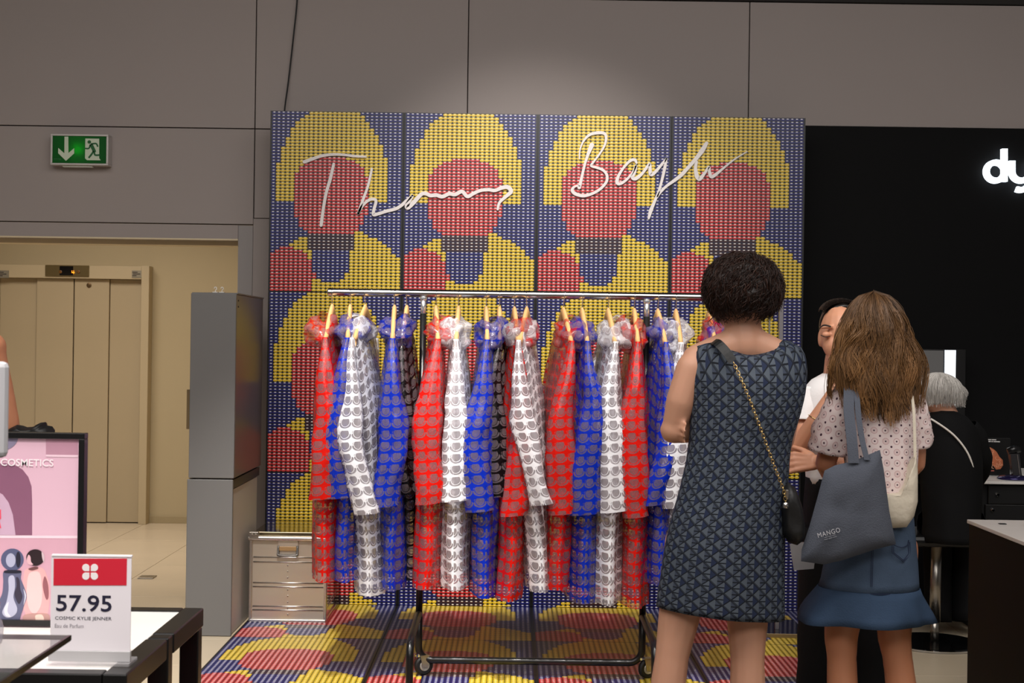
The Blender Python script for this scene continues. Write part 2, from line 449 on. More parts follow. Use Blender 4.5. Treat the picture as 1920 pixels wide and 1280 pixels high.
# ------------------------------------------------------------------ exit sign
D = DB - .075
ex = thing('exit_sign', 'green emergency exit sign with down arrow on grey wall', 'exit sign', W(150, 311, DB))
m_alu = M('sign_frame', (196, 190, 186), .4, .3, var=.03)
P0, P1 = W(94, 308.5, D), W(203, 252, D)
g = G(); xa, xz, za, zz = P0.x, P1.x, P0.z, P1.z; fw = .010
for a, b in (((xa, D, za), (xz, DB - .001, za + fw)), ((xa, D, zz - fw), (xz, DB - .001, zz)), ((xa, D, za + fw), (xa + fw, DB - .001, zz - fw)), ((xz - fw, D, za + fw), (xz, DB - .001, zz - fw))): g.box(a, b, .0015)
g.make('frame', m_alu, ex)
bx((xa + .06, D + .02, za - .008), (xz - .09, D + .05, za - .0002), .001).make('vent', M('sign_diffuser', (220, 226, 220), .4), ex)
def glow(name, c, k):
    m, t, b = newmat(name); tr = t.nodes.new('ShaderNodeBsdfTranslucent'); tr.inputs[0].default_value = lin(c)
    b.inputs['Base Color'].default_value = lin(c); b.inputs['Roughness'].default_value = .5
    x = t.nodes.new('ShaderNodeMixShader'); x.inputs[0].default_value = k
    t.links.new(b.outputs[0], x.inputs[1]); t.links.new(tr.outputs[0], x.inputs[2]); t.links.new(x.outputs[0], t.nodes['Material Output'].inputs[0]); return m
m_sgreen = glow('sign_green', (0, 120, 40), .6); m_swhite = glow('sign_white', (226, 236, 214), .25)
face = bx((xa + fw * .6, D + .006, za + fw * .6), (xz - fw * .6, D + .008, zz - fw * .6)).make('green_face', m_sgreen, ex)
sx = lambda x: 80 + x / 13.714
sy = lambda y: 240 + y / 13.714
g = G(); Dp = D + .0045
g.slabpx([(sx(a), sy(b)) for a, b in ((560, 218), (658, 218), (660, 640), (808, 515), (808, 650), (597, 842), (395, 645), (398, 510), (556, 648))], Dp, .001)
g.make('arrow', m_swhite, face)
g = G(); g.slabpx([(sx(a), sy(b)) for a, b in ((1095, 268), (1452, 272), (1452, 770), (1490, 828), (1140, 824), (1088, 780))], Dp, .001)
door = g.make('doorway', m_swhite, face)
g = G(); Dq = Dp - .0012
g.slabpx([(sx(1197 + 47 * math.cos(a)), sy(357 + 44 * math.sin(a))) for a in [2 * PI * k / 14 for k in range(14)]], Dq, .0008)
for pts, w in ((((1240, 415), (1310, 560), (1335, 620)), 6.2), (((1235, 410), (1370, 400), (1415, 480)), 2.9), (((1225, 420), (1185, 520), (1085, 520)), 2.6), (((1310, 590), (1250, 680), (1180, 765)), 3.4), (((1330, 590), (1345, 690), (1480, 690)), 3.2)):
    g.ribbon([(sx(a), sy(b)) for a, b in pts], [w, w, w], Dq, .0008, end=False)
g.make('running_figure', M('sign_green_print', (0, 92, 36), .5, var=0), face)
text('maker_mark', 'awag', sx(290), sy(815), 13, 2.6, Dp, M('sign_faint', (60, 130, 80), .5, var=0), face)
l = bpy.data.lights.new('sign_lamp', 'POINT'); l.energy = .55; l.color = (.9, 1, .9); l.shadow_soft_size = .012
lo = bpy.data.objects.new('sign_lamp', l); COL.objects.link(lo); lo.location = W(149, 281, D + .035)
# ------------------------------------------------------------------ cable
g = G(); g.tube(smoothpath([W(557, -60, DB - .02), W(557, 0, DB - .02), W(550, 70, DB - .02), W(541, 150, DB - .02), W(533, 212, DB - .05), W(532, 260, DB - .06)], 5), .0042, 8)
tag(g.make('power_cable', m_rubber, smooth=True), 'thin black cable hanging down the grey wall behind the dotted panels', 'cable')
# ------------------------------------------------------------------ dotted display wall and floor
TL, TR = W(507, 207, DW), W(1511, 221, DW)
X0, X1, ZT = TL.x, TR.x, TL.z; PW = (X1 - X0) / 4; PH = .945
dw = thing('display_wall', 'tall black display wall covered in blue yellow and red dot-print panels', 'display wall', ((X0 + X1) / 2, DW + .02, 0))
bx((X0, DW + .012, .002), (X1, DW + .07, ZT), .001).make('backing_frame', m_blackmetal, dw)
for r in range(3):
    for c in range(4):
        xa, xb_ = X0 + c * PW, X0 + (c + 1) * PW; zb = ZT - (r + 1) * PH; z0 = max(zb, .014)
        g = bx((xa + .0012, DW, z0 + .001), (xb_ - .0012, DW + .012, ZT - r * PH - .001))
        g.make('print_panel', m_print, dw, uvs=quads_uv(g.v, g.f, 0, 2, PW / .71 * 1. if 0 else .71 / PW, 1, xa, zb))
df = thing('display_floor', 'glossy dot-print floor panels lying in front of the dotted wall', 'floor panels', ((X0 + X1) / 2, 6.0, 0))
bx((X0 - .004, 4.45, .0005), (X1 + .004, DW + .07, .0095), .001).make('base_board', m_blackmetal, df)
for r, (ya, yb) in enumerate(((6.60, DW), (5.655, 6.598), (4.71, 5.653), (4.46, 4.708))):
    for c in range(4):
        xa, xb_ = X0 + c * PW, X0 + (c + 1) * PW
        g = bx((xa + .0012, ya + .001, .0095), (xb_ - .0012, yb - .0005, .0125))
        y0 = (6.60, 5.655, 4.71, 3.765)[r]
        g.make('print_panel', m_print, df, uvs=quads_uv(g.v, g.f, 0, 1, .71 / PW, 1, xa, y0))
# signature lettering
m_sig = M('lettering_white', (236, 230, 228), .5, var=.01)
sg = thing('signature_lettering', 'large white handwritten name lettering mounted on the dotted wall', 'lettering', (0, DW, ZT - .6))
a2 = lambda L: [(560 + x / 4.571, 270 + y / 4.571) for x, y in L]
a1 = lambda L: [(1040 + x / 5.053, 220 + y / 5.053) for x, y in L]
DS = DW - .012
for L, w in ((a2([(48, 152), (110, 130), (200, 100), (300, 88), (400, 93), (480, 103), (575, 108)]), [6.5, 6, 5.5, 5, 4.5, 4.5, 3.5]),
             (a2([(300, 170), (270, 300), (235, 420), (210, 560), (192, 695)]), [5, 6, 5.5, 5.5, 6]),
             (a2([(626, 212), (615, 270), (590, 370), (550, 480), (512, 592)]), [4, 4.5, 4.5, 5, 5.5]),
             (a2([(512, 592), (545, 530), (600, 480), (648, 472), (662, 495), (645, 560), (642, 605), (690, 594), (760, 572), (830, 555), (880, 525), (930, 480), (975, 440)]), [5, 5, 5.5, 5.5, 5.5, 5.5, 6, 6, 6, 6, 6, 6, 4]),
             (a2([(975, 445), (932, 515), (935, 542), (985, 500), (1050, 430), (1090, 424), (1130, 440), (1180, 436), (1230, 450), (1290, 425), (1340, 432), (1400, 405), (1445, 448), (1500, 422), (1560, 397), (1630, 390), (1680, 397), (1740, 375), (1790, 368), (1820, 405), (1775, 450), (1722, 500), (1706, 558)]), [5, 8, 9, 8, 7, 7, 7, 7, 7, 7, 7, 7, 7, 6.5, 6, 6.5, 6.5, 7, 8, 8, 6, 5, 4.5]),
             (a1([(352, 262), (320, 340), (290, 430), (265, 530), (240, 640), (233, 662)]), [9, 6, 4.5, 5, 6, 7]),
             (a1([(235, 392), (240, 310), (270, 230), (330, 165), (410, 145), (470, 152), (488, 190), (475, 260), (430, 340), (370, 420), (345, 458), (400, 475), (460, 500), (496, 550), (490, 610), (440, 670), (370, 715), (280, 742), (200, 725), (166, 690), (188, 655), (235, 645)]), [2, 2.5, 3.5, 5, 6, 5.5, 5, 4, 3.5, 3.5, 4, 5, 5, 5, 5, 5, 5, 6, 6.5, 6, 4, 4]),
             (a1([(775, 430), (758, 400), (710, 415), (650, 480), (602, 560), (592, 615), (620, 628), (680, 590), (740, 520), (772, 452), (758, 520), (737, 568), (770, 578), (830, 530), (888, 452), (903, 445), (904, 490), (912, 540), (950, 520), (1010, 450), (1060, 390)]), [4, 6, 5, 4.5, 5.5, 7, 5.5, 4.5, 4, 4, 5.5, 6.5, 7, 5, 5, 5, 6, 7, 6, 5, 4]),
             (a1([(1058, 392), (1045, 470), (1020, 580), (990, 690), (950, 790), (912, 880), (892, 955)]), [4, 5.5, 5, 4.5, 5, 7, 4]),
             (a1([(970, 760), (1000, 710), (1060, 650), (1130, 600), (1200, 545), (1260, 480), (1340, 390), (1400, 310), (1440, 242)]), [3, 5, 5, 6, 7, 6.5, 7, 9, 6]),
             (a1([(1345, 420), (1335, 480), (1348, 555), (1375, 580), (1420, 530), (1462, 468), (1466, 510), (1482, 558), (1520, 545), (1600, 480), (1700, 400), (1822, 325)]), [5, 6, 8, 8, 5, 4.5, 5.5, 7, 6, 4, 2.8, 2])):
    G().ribbon(L, w, DS, .010).make('pen_stroke', m_sig, sg)
# ------------------------------------------------------------------ grey cabinet by the lobby
m_cab = M('cabinet_grey', (112, 111, 110), .45, var=.03, scale=2)
m_cabside = M('cabinet_side', (128, 118, 106), .3, .55, var=.08, scale=2, stretch=(1, 1, 4))
DC = 6.66
A, B = W(358, 549, DC), W(443, 549.5, DC); zc = W(400, 898, DC).z; zt_ = A.z
cb = thing('tall_cabinet', 'tall narrow grey cabinet standing left of the dotted wall', 'cabinet', ((A.x + B.x) / 2, DC + .35, 0))
bx((A.x, DC, zc + .004), (B.x, DC + .02, zt_), .003).make('upper_front', m_cab, cb)
bx((A.x - .006, DC, .002), (B.x - .004, DC + .02, zc - .002), .003).make('lower_front', m_cab, cb)
bx((A.x + .004, DC + .02, zc + .004), (B.x, DC + .72, zt_ - .004), .003).make('upper_body', m_cabside, cb)
bx((A.x, DC + .02, zt_ - .0035), (B.x + .003, DC + .73, zt_ + .004), .002).make('top_board', m_cab, cb)
bx((A.x, DC + .02, .002), (B.x - .02, DC + .70, zc)).make('lower_body', m_cab, cb)
bx((B.x - .02, DC + .02, zc - .045), (B.x - .004, DC + .70, zc - .004)).make('side_rail', M('rail_dark', (60, 54, 48), .5), cb)
bx((B.x - .02, DC + .03, .004), (B.x - .008, DC + .66, zc - .05), .002).make('side_board', M('side_board', (190, 182, 172), .5, var=.02), cb)
q0, q1 = W(350, 804, DC + .05), W(358, 730, DC + .05)
bx((q0.x, DC + .04, q0.z), (q1.x + .01, DC + .055, q1.z), .001).make('side_plate', M('plate_brown', (120, 100, 68), .5), cb)
for px, py in ((443.6 + 1, 563), (444.6, 574.5)):
    G().lathe([(.004, 0), (.004, .003)], (B.x, DC + .05 + .02 * (px > 444.7), W(px, py, DC).z), 8, 'X').make('screw', m_joint, cb)
for px in (403.5, 416):
    c = W(px, 549.5, DC + .05); c.z = zt_ + .0045
    h = thing('table_hook', 'small white hook on cabinet top, %s of the pair' % ('left' if px < 410 else 'right'), 'hook', c, 'white hooks on the cabinet')
    m_hook = M('hook_white', (232, 228, 220), .4, var=.01)
    bx(c + Vector((-.012, -.008, 0)), c + Vector((.012, .008, .004)), .001).make('foot', m_hook, h)
    G().tube(smoothpath([c + Vector(p) for p in ((0, 0, .003), (.001, 0, .012), (.006, 0, .017), (.004, 0, .025), (-.003, 0, .025), (-.005, 0, .019))], 4), .0022, 6).make('hook', m_hook, h, smooth=True)
# ------------------------------------------------------------------ aluminium trunk
DT = 6.94
m_al = M('aluminium_sheet', (214, 204, 190), .32, .8, var=.05, scale=3, bmp=.10, bscale=7)
m_alr = M('aluminium_rim', (214, 212, 210), .25, 1., var=.03)
m_alp = M('aluminium_polished', (190, 178, 150), .10, 1., var=.04, bmp=.03, bscale=5)
T0, T1 = W(468, 1172, DT), W(612, 1003, DT); T0.z = .0128
tx0, tx1, tz = T0.x, T1.x, T1.z; tb = 7.42
tr = thing('aluminium_trunk', 'ribbed aluminium transport case on the dotted floor beside the cabinet', 'case', ((tx0 + tx1) / 2, (DT + tb) / 2, .0128))
bx((tx0 + .006, DT + .006, .016), (tx1 - .006, tb - .006, tz - .03), .004).make('body', m_al, tr)
bx((tx1 - .0065, DT + .02, .02), (tx1 - .0045, tb - .02, tz - .035)).make('side_sheet', m_alp, tr)
for px, w in ((469.5, .016), (610, .012)):
    c = W(px, 1100, DT)
    bx((c.x - w / 2, DT - .002, .016), (c.x + w / 2, DT + .03, tz - .03), .003).make('corner_strip', m_alr, tr)
bx((tx0 - .002, DT - .006, .0128), (tx1 + .002, tb, .030), .004).make('base_rim', m_alr, tr)
zy = lambda py: W(540, py, DT).z
for py in (1045, 1054, 1093, 1100.5, 1137, 1144):
    g = G().tube([(tx0 + .012, DT + .006, zy(py)), (tx1 - .012, DT + .006, zy(py))], .0035, 8)
    g.tube([(tx1 - .006, DT + .02, zy(py)), (tx1 - .006, tb - .02, zy(py))], .0035, 8)
    g.make('rib', m_alr, tr, smooth=True)
ld = bx((tx0 - .014, DT - .016, tz - .028), (tx1 + .012, tb + .006, tz - .008), .007).make('lid', m_alr, tr)
bx((tx0 + .012, DT + .004, tz - .010), (tx1 - .006, tb - .01, tz + .012), .003).make('lid_panel', m_alp, ld)
for dx in (0, .055):
    bx((tx0 - .006 + dx * 0, DT - .02, tz - .014), (tx0 + .040, DT + .02, tz + .014), .003).make('lid_corner', m_steel, ld); break
for dx in (.008, .026):
    G().lathe([(.005, 0), (.004, -.003)], (tx0 + dx, DT - .02, tz), 8, 'Y').make('rivet', m_alr, ld)
hx0, hx1 = W(520, 1026, DT).x, W(560, 1026, DT).x
hd = bx((hx0, DT - .002, zy(1042)), (hx1, DT + .008, zy(1013)), .005).make('handle_plate', m_al, tr)
G().tube(smoothpath([(hx0 + .006, DT - .004, zy(1023)), (hx0 + .006, DT - .012, zy(1036)), (hx0 + .012, DT - .018, zy(1040)), (hx1 - .012, DT - .018, zy(1040)), (hx1 - .006, DT - .012, zy(1036)), (hx1 - .006, DT - .004, zy(1023))], 3), .0055, 8).make('handle', M('handle_grey', (110, 106, 102), .4, .6), hd, smooth=True)
bx((hx0 + .010, DT - .010, zy(1032)), (hx1 - .010, DT - .003, zy(1024)), .002).make('handle_pad', M('handle_wood', (150, 118, 78), .5), hd)
for k in range(9):
    if k == 3: continue
    G().ell(W(539, 1060 + k * 11.5, DT) + Vector((0, .004, 0)), (.004, .004, .004), 8, 5).make('rivet', m_alr, tr)
# ------------------------------------------------------------------ garment rack
DR = 5.90
b0, b1 = W(625, 547, DR), W(1392, 557.5, DR); zbar = b0.z
rk = thing('garment_rack', 'rolling garment rack with chrome rail and black tube base', 'garment rack', ((b0.x + b1.x) / 2, DR - .25, .0128))
bar = G().tube([b0, b1], .0155, 16).make('rail', m_chrome, rk, smooth=True); autosmooth(bar)
for e, d in ((b0, -1), (b1, 1)):
    G().lathe([(.0165, 0), (.0165, .02), (.006, .026)] if d > 0 else [(.006, -.026), (.0165, -.02), (.0165, 0)], e, 14, 'X').make('end_cap', m_chrome, rk, smooth=False)
m_post = M('chrome_satin', (225, 228, 232), .2, .85, var=.02)
pxl, pxr = W(792, 700, DR).x, W(1211, 700, DR).x
zfl = .0128
for X, sgn in ((pxl, -1), (pxr, 1)):
    G().tube([(X, DR, zbar - .012), (X, DR, W(800, 588, DR).z - .02)], .0112, 12).make('chrome_post', m_post, rk, smooth=True)
    G().lathe([(.012, 0), (.0145, .004), (.0145, .012), (.011, .016)], (X, DR, zbar - .03), 12).make('collar', m_post, rk)
    G().tube([(X, DR, W(800, 588, DR).z), (X, DR, .26)], .0138, 12).make('post', m_blackmetal, rk, smooth=True)
# bent base tube: post - bottom bar - post
zb_ = .075
pts = [(pxl, DR, .27), (pxl, DR, .16)]
pts += [(pxl + .055 * (1 - math.cos(a)), DR, zb_ + .055 * (1 - math.sin(a)) + 0.0) for a in [PI / 2 * k / 6 for k in range(7)]]
pr = [(pxl + pxr - p[0], p[1], p[2]) for p in pts][::-1]
bt = G().tube(pts + pr, .0150, 12).make('base_tube', m_blackmetal, rk, smooth=True)
YF = DR - .53
for X, sgn in ((pxl, -1), (pxr, 1)):
    P = smoothpath([(X, DR, .262), (X, DR - .06, .268), (X, DR - .3, .262), (X, YF + .06, .255), (X, YF + .01, .225), (X, YF, .17), (X, YF, .105)], 5)
    G().tube(P, .0148, 12).make('leg', m_blackmetal, rk, smooth=True)
    for (yy, zz, dxx) in ((DR, .098, .012 * -sgn), (YF, .105, 0)):
        cs = G().lathe([(.012, 0), (.016, .003), (.016, .012), (.012, .016)], (X + dxx * 0, yy, zz - .012), 12).make('castor_stem', m_chrome, rk)
        wr = .040; cz = zfl + wr
        a = math.radians(28 if zz < .1 else 10)
        R = Matrix.Rotation(a, 3, 'Z'); c0 = Vector((X + (.022 if zz < .1 else 0), yy, cz))
        g = G(); prof = [(.012, -.012), (wr - .006, -.012), (wr, -.006), (wr, .006), (wr - .006, .012), (.012, .012)]
        g.lathe(prof, (0, 0, 0), 22, 'Y'); g.v = [c0 + R @ v for v in g.v]
        wh = g.make('wheel', m_rubber, rk); autosmooth(wh)
        g = G().lathe([(.004, -.014), (.020, -.0145), (.022, -.0125), (.022, .0125), (.020, .0145), (.004, .014)], (0, 0, 0), 16, 'Y'); g.v = [c0 + R @ v for v in g.v]
        g.make('hub', M('castor_grey', (170, 166, 158), .4, .4), wh)
        g = G()
        for sy_ in (-.018, .0165):
            g.add([(-.012, sy_, -.006), (.012, sy_, -.006), (.018, sy_, .040), (-.022, sy_, .040), (-.012, sy_ + .0015, -.006), (.012, sy_ + .0015, -.006), (.018, sy_ + .0015, .040), (-.022, sy_ + .0015, .040)],
                  [(0, 1, 2, 3), (7, 6, 5, 4), (0, 4, 5, 1), (1, 5, 6, 2), (2, 6, 7, 3), (3, 7, 4, 0)])
        g.box((-.022, -.018, .038), (.018, .018, .044)); g.v = [c0 + R @ v for v in g.v]
        g.make('fork', m_steel, rk)
# ------------------------------------------------------------------ hangers and raincoats
def nz(a, b, c=0.): return noise.noise(Vector((a, b, c)))
ROW = [(623, 'red', 0, 606, 934, 607, 1090), (657, 'blue', 4, 643, 932, 647, 1090), (685, 'white', -6, 690, 962, 694, 1117), (740, 'blue', 3, 722, 948, 735, 1106),
       (763, 'black', -4, 764, 925, 763, 1086), (818, 'red', 6, 804, 943, 794, 1105), (860, 'white', 0, 853, 938, 850, 1106), (912, 'blue', 3, 899, 957, 908, 1120),
       (937, 'black', 2, 930, 930, 940, 1095), (965, 'red', 5, 964, 965, 957, 1126), (988, 'white', -8, 1016, 945, 1017, 1108), (1057, 'red', 8, 1053, 962, 1045, 1106),
       (1092, 'blue', 4, 1094, 963, 1094, 1131), (1141, 'white', 5, 1150, 958, 1140, 1133), (1190, 'red', 0, 1193, 968, 1192, 1138), (1234, 'blue', 4, 1228, 945, 1238, 1096),
       (1268, 'white', 0, 1266, 950, 1270, 1105), (1330, 'red', 0, 1334, 955, 1330, 1110), (1356, 'blue', -3, 1362, 955, 1362, 1110)]
ORD = ['first', 'second', 'third', 'fourth', 'fifth', 'sixth', 'seventh', 'eighth', 'ninth', 'tenth', 'eleventh', 'twelfth', 'thirteenth', 'fourteenth', 'fifteenth', 'sixteenth', 'seventeenth', 'eighteenth', 'nineteenth']
cnt = {}
hang0 = None
def ring_surface(rows, n, closed=True):
    """rows of n points -> verts, faces, uvs in metres"""
    vs = [p for r in rows for p in r]; fs = []; uv = []
    m = len(rows)
    arc = []
    for r in rows:
        a = [0]; 
        for k in range(1, n + 1): a.append(a[-1] + (r[k % n] - r[k - 1]).length)
        arc.append(a)
    ref = arc[m // 2]
    hl = [0]
    for i in range(1, m): hl.append(hl[-1] + (rows[i][0] - rows[i - 1][0]).length)
    for i in range(m - 1):
        for k in range(n if closed else n - 1):
            a, b = i * n + k, i * n + (k + 1) % n
            fs.append((a, a + n, b + n, b)); uv.append([(ref[k], -hl[i]), (ref[k], -hl[i + 1]), (ref[k + 1], -hl[i + 1]), (ref[k + 1], -hl[i])])
    return vs, fs, uv
for ci, (hx, colr, yaw, cx_, cy_, mx_, my_) in enumerate(ROW):
    hk = W(hx, 547, DR); hk.z = zbar + .0145
    side = {'red': 'red', 'blue': 'blue', 'white': 'white', 'black': 'black'}[colr]
    lab = '%s clear-vinyl raincoat with cup print, %s coat from the left end of the rack' % (side, ORD[ci])
    ks = .55 if colr == 'black' else 1.
    ya = math.radians(yaw); wdir = Vector((math.sin(ya) * 1., -math.cos(ya), 0)); tdir = Vector((math.cos(ya), math.sin(ya), 0))
    # hanger
    hg = thing('coat_hanger', 'wooden coat hanger with wire hook holding the %s coat from the left' % ORD[ci], 'hanger', (hk.x, DR, hk.z - .20), 'wooden hangers on the rail')
    ntop = hk.z - .078
    hkp = [(-.0165, -.010), (-.0175, .000), (-.010, .0125 - .0), (0, .0030 + .013), (.010, .0125), (.0175, .000), (.014, -.018), (.003, -.034), (0, -.05), (0, -.085)]
    # hook wraps the rail in the depth plane
    P = smoothpath([Vector((hk.x, DR, hk.z - .0145)) + wdir * a * 1.0 + Vector((0, 0, b)) for a, b in hkp], 3)
    G().tube(P, .0019, 6).make('hook', m_chrome, hg, smooth=True)
    tip = .205 * ks; L = 9
    g = G(); rows = []
    for k in range(-L, L + 1):
        t = k / L; w = t * tip; zc_ = ntop - .012 - .135 * abs(t) ** 1.25 - .0; hh = .028 - .010 * abs(t); tt = .0105
        c = Vector((hk.x, DR, zc_)) + wdir * w
        rows.append([c + tdir * tt * math.cos(a) + Vector((0, 0, hh * math.sin(a))) for a in [2 * PI * q / 10 for q in range(10)]])
    v_, f_, u_ = ring_surface(rows, 10); g.add(v_, f_); n_ = len(rows)
    g.f += [tuple(range(9, -1, -1)), tuple((n_ - 1) * 10 + q for q in range(10))]
    g.make('wooden_arm', m_wood, hg, smooth=True)
    # coat
    ct = thing('raincoat', lab, 'raincoat', (hk.x, DR, .37), 'cup-print raincoats on the rack')
    mt = VINYL[colr]; sd = ci * 7.3
    near = Vector((hk.x, DR, 0)) + wdir * .215 * ks
    hem = W(mx_, my_, near.y); zh = hem.z
    n = 44; rowsB = []; m = 26
    for i in range(m + 1):
        v = i / m; ring = []
        for k in range(n):
            a = 2 * PI * k / n + PI / 2
            ww = math.sin(a); aw = abs(ww) ** .75 * (1 if ww > 0 else -1)
            half = (.212 + .035 * v) * ks; thick = (.012 + .050 * min(1, v * 3.2) ** .7) * (1 - .25 * abs(aw) ** 4)
            fold = 1 + .30 * v * nz(aw * 4 + sd, v * 1.5, sd) + .16 * nz(aw * 13, v * 3 + sd, 1)
            top = min(ntop - .002 - .135 * abs(aw) ** 1.25, ntop - .066)
            z = top + (zh - top) * v
            sway = (hem.x - near.x) * v * (.5 + .5 * aw)
            p = Vector((hk.x + sway, DR, 0)) + wdir * (half * aw) + tdir * (thick * math.cos(a) * fold + .016 * v * nz(aw * 3, v * 4, sd))
            p.z = z + .006 * v * nz(aw * 5, sd)
            ring.append(p)
        rowsB.append(ring)
    v_, f_, u_ = ring_surface(rowsB, n)
    obj('coat_body', v_, f_, mt, ct, smooth=True, uvs=u_)
    # near and far sleeve
    for sgn in (1, -1):
        sh = Vector((hk.x, DR, ntop - .125)) + wdir * ((.190 + (.04 if hx in (988, 685) else 0)) * sgn * ks)
        if sgn > 0: cf = W(cx_, cy_, sh.y - .045)
        else: cf = Vector((sh.x + .02 * nz(sd, 2), sh.y + .045, .76))
        n2 = 20; rowsS = []; m2 = 24
        for i in range(m2 + 1):
            v = i / m2; c = sh.lerp(cf, v); bow = math.sin(PI * v)
            c = c + wdir * sgn * (.028 * bow + .012) + tdir * ((-.022 * bow) * (1 if ci % 3 else -.6) + .030 * bow * nz(v * 2.2, sd, sgn))
            rx = (.011 + .045 * min(1, v * 2.0) ** 1.05) * (1 + .22 * nz(v * 3, sd)); ry = .012 + .026 * min(1, v * 4)
            if hx in (988, 685): rx *= .84
            ring = []
            for k in range(n2):
                a = 2 * PI * k / n2 + PI
                f = 1 + .26 * nz(math.cos(a) * 1.6 + sd, math.sin(a) * 1.6, v * 5 + sgn) + .10 * nz(math.cos(a) * 4, math.sin(a) * 4 + sd, v * 14)
                p = c + tdir * (rx * math.cos(a) * f) + wdir * (ry * math.sin(a) * f * sgn); p.z += .006 * math.cos(a) * v
                ring.append(p)
            rowsS.append(ring)
        v_, f_, u_ = ring_surface(rowsS, n2)
        obj('sleeve', v_, f_, mt, ct, smooth=True, uvs=u_)
    # crumpled hood and collar around the hanger neck
    g = G(); nn, mm = 26, 16; vs = []; uvq = []
    hs = 1 if ci % 2 else -1
    rows = []
    for i in range(mm + 1):
        th = PI * (.10 + .86 * i / mm); ring = []
        for k in range(nn):
            a = 2 * PI * k / nn
            d = Vector((math.sin(th) * math.cos(a), math.sin(th) * math.sin(a), math.cos(th)))
            f = 1 + .50 * nz(d.x * 1.6 + sd, d.y * 1.6, d.z * 1.6) + .16 * nz(d.x * 4, d.y * 4 + sd, d.z * 4)
            p = Vector((hk.x, DR, ntop - .098)) + tdir * (d.x * .070 * f + hs * .020) + wdir * (d.y * .088 * f + .082) * ks + Vector((0, 0, d.z * .062 * f - .030 * d.y))
            ring.append(p)
        rows.append(ring)
    v_, f_, u_ = ring_surface(rows, nn)
    obj('hood', v_, f_, VHOOD[colr], ct, smooth=True, uvs=u_)
    for k in range(2):
        c = Vector((hk.x, DR, ntop - .09 - .06 * k)) + wdir * .12 + tdir * (.045 * hs)
        G().lathe([(.002, -.002), (.006, -.001), (.006, .001), (.002, .002)], c, 10, 'Y').make('snap_button', m_steel, ct)
# ------------------------------------------------------------------ slender metal stand right of the rack
DM = 6.75
p0, p1 = W(1440, 1193, DM), W(1556, 1195, DM)
st = thing('metal_stand', 'slender metal stand on a black glossy base near the wall edge', 'stand', ((p0.x + p1.x) / 2, DM + .15, .0128))
bs = bx((p0.x - .12, DM, .0128), (p1.x - .10, DM + .36, .030), .002).make('base_plate', m_blackgloss, st)
bx((p0.x - .12, DM - .004, .0128), (p1.x - .10, DM + .0, .032), .001).make('base_edge', M('edge_bronze', (150, 132, 104), .3, .8), bs)
pm = W(1463, 700, DM + .12)
bx((pm.x - .010, DM + .11, .030), (pm.x + .010, DM + .13, W(1466, 541, DM + .12).z), .002).make('post', M('post_grey', (170, 166, 172), .3, .7), st)
pm = W(1441, 700, DM + .16)
bx((pm.x - .004, DM + .15, .030), (pm.x + .004, DM + .16, W(1441, 545, DM + .16).z), .001).make('rod', m_steel, st)
# ------------------------------------------------------------------ people
def skin(name, c):
    m, t, b = newmat(name); n = noise_node(t, 9, 4); c1 = lin(c); c0 = tuple(x * .86 for x in c1[:3]) + (1,)
    t.links.new(mixc(t, n, c0, c1), b.inputs['Base Color']); b.inputs['Roughness'].default_value = .5
    b.inputs['Subsurface Weight'].default_value = .12; b.inputs['Subsurface Radius'].default_value = (.02, .008, .004); b.inputs['Subsurface Scale'].default_value = .5
    return m
def hairmat(name, dark, light, rough=.45):
    m, t, b = newmat(name); a = t.nodes.new('ShaderNodeAttribute'); a.attribute_name = 'tint'
    t.links.new(mixc(t, E(t, a.outputs[2]), lin(dark), lin(light)), b.inputs['Base Color'])
    b.inputs['Roughness'].default_value = rough; b.inputs['Specular IOR Level'].default_value = .35; return m
def cloth(name, c, rough=.85, bmp=.15, var=.06):
    return M(name, c, rough, spec=.2, var=var, scale=20, bmp=bmp, bscale=180)
def body(g, mat, parent, voxel=.007, smooth=7):
    o = g.make('body', mat, parent, smooth=True)
    r = o.modifiers.new('remesh', 'REMESH'); r.mode = 'VOXEL'; r.voxel_size = voxel; r.use_smooth_shade = True
    s = o.modifiers.new('smooth', 'SMOOTH'); s.factor = .5; s.iterations = smooth
    return o
def hand(g, wrist, d, nrm, side, curl=.5, k=1.0, spread=.0):
    d = Vector(d).normalized(); n = Vector(nrm); n = (n - d * n.dot(d)).normalized(); s = d.cross(n) * side; w = Vector(wrist)
    Ls = (.060, .074, .080, .072)
    for i in range(4):
        off = s * ((i - 1.5) * .0195 * k); b0_ = w + off * .55 + d * .012 * k; kn = w + off + d * (.082 + .004 * (i in (1, 2))) * k
        g.cap(b0_, .0125 * k, kn, .0105 * k, 8, 3)
        dd = (d + s * (i - 1.5) * spread).normalized(); p = kn; r = .0092 * k; L = Ls[i] * k
        for q, (fr, ang) in enumerate(((.45, .9), (.31, 1.15), (.24, .75))):
            a = curl * ang; dd = (dd * math.cos(a) + n * math.sin(a)).normalized()
            nn_ = n - dd * n.dot(dd); n2 = nn_
            p2 = p + dd * L * fr; g.cap(p, r, p2, r * .88, 8, 3); p = p2; r *= .88
    tb_ = w + d * .022 * k + s * .024 * k; td = (d * .62 + s * .62 + n * .35).normalized()
    p = tb_ + td * .038 * k; g.cap(tb_, .014 * k, p, .0105 * k, 8, 3); td = (td + d * .35 + n * curl * .5).normalized()
    g.cap(p, .0105 * k, p + td * .030 * k, .0085 * k, 8, 3)
def foot(g, ankle, ydir=1, r=.036):
    a = Vector(ankle); g.cap(a, r, (a.x, a.y - .02 * ydir, .045), r * .95, 10, 3); g.cap((a.x, a.y - .02 * ydir, .042), .034, (a.x, a.y + .14 * ydir, .030), .030, 10, 3)
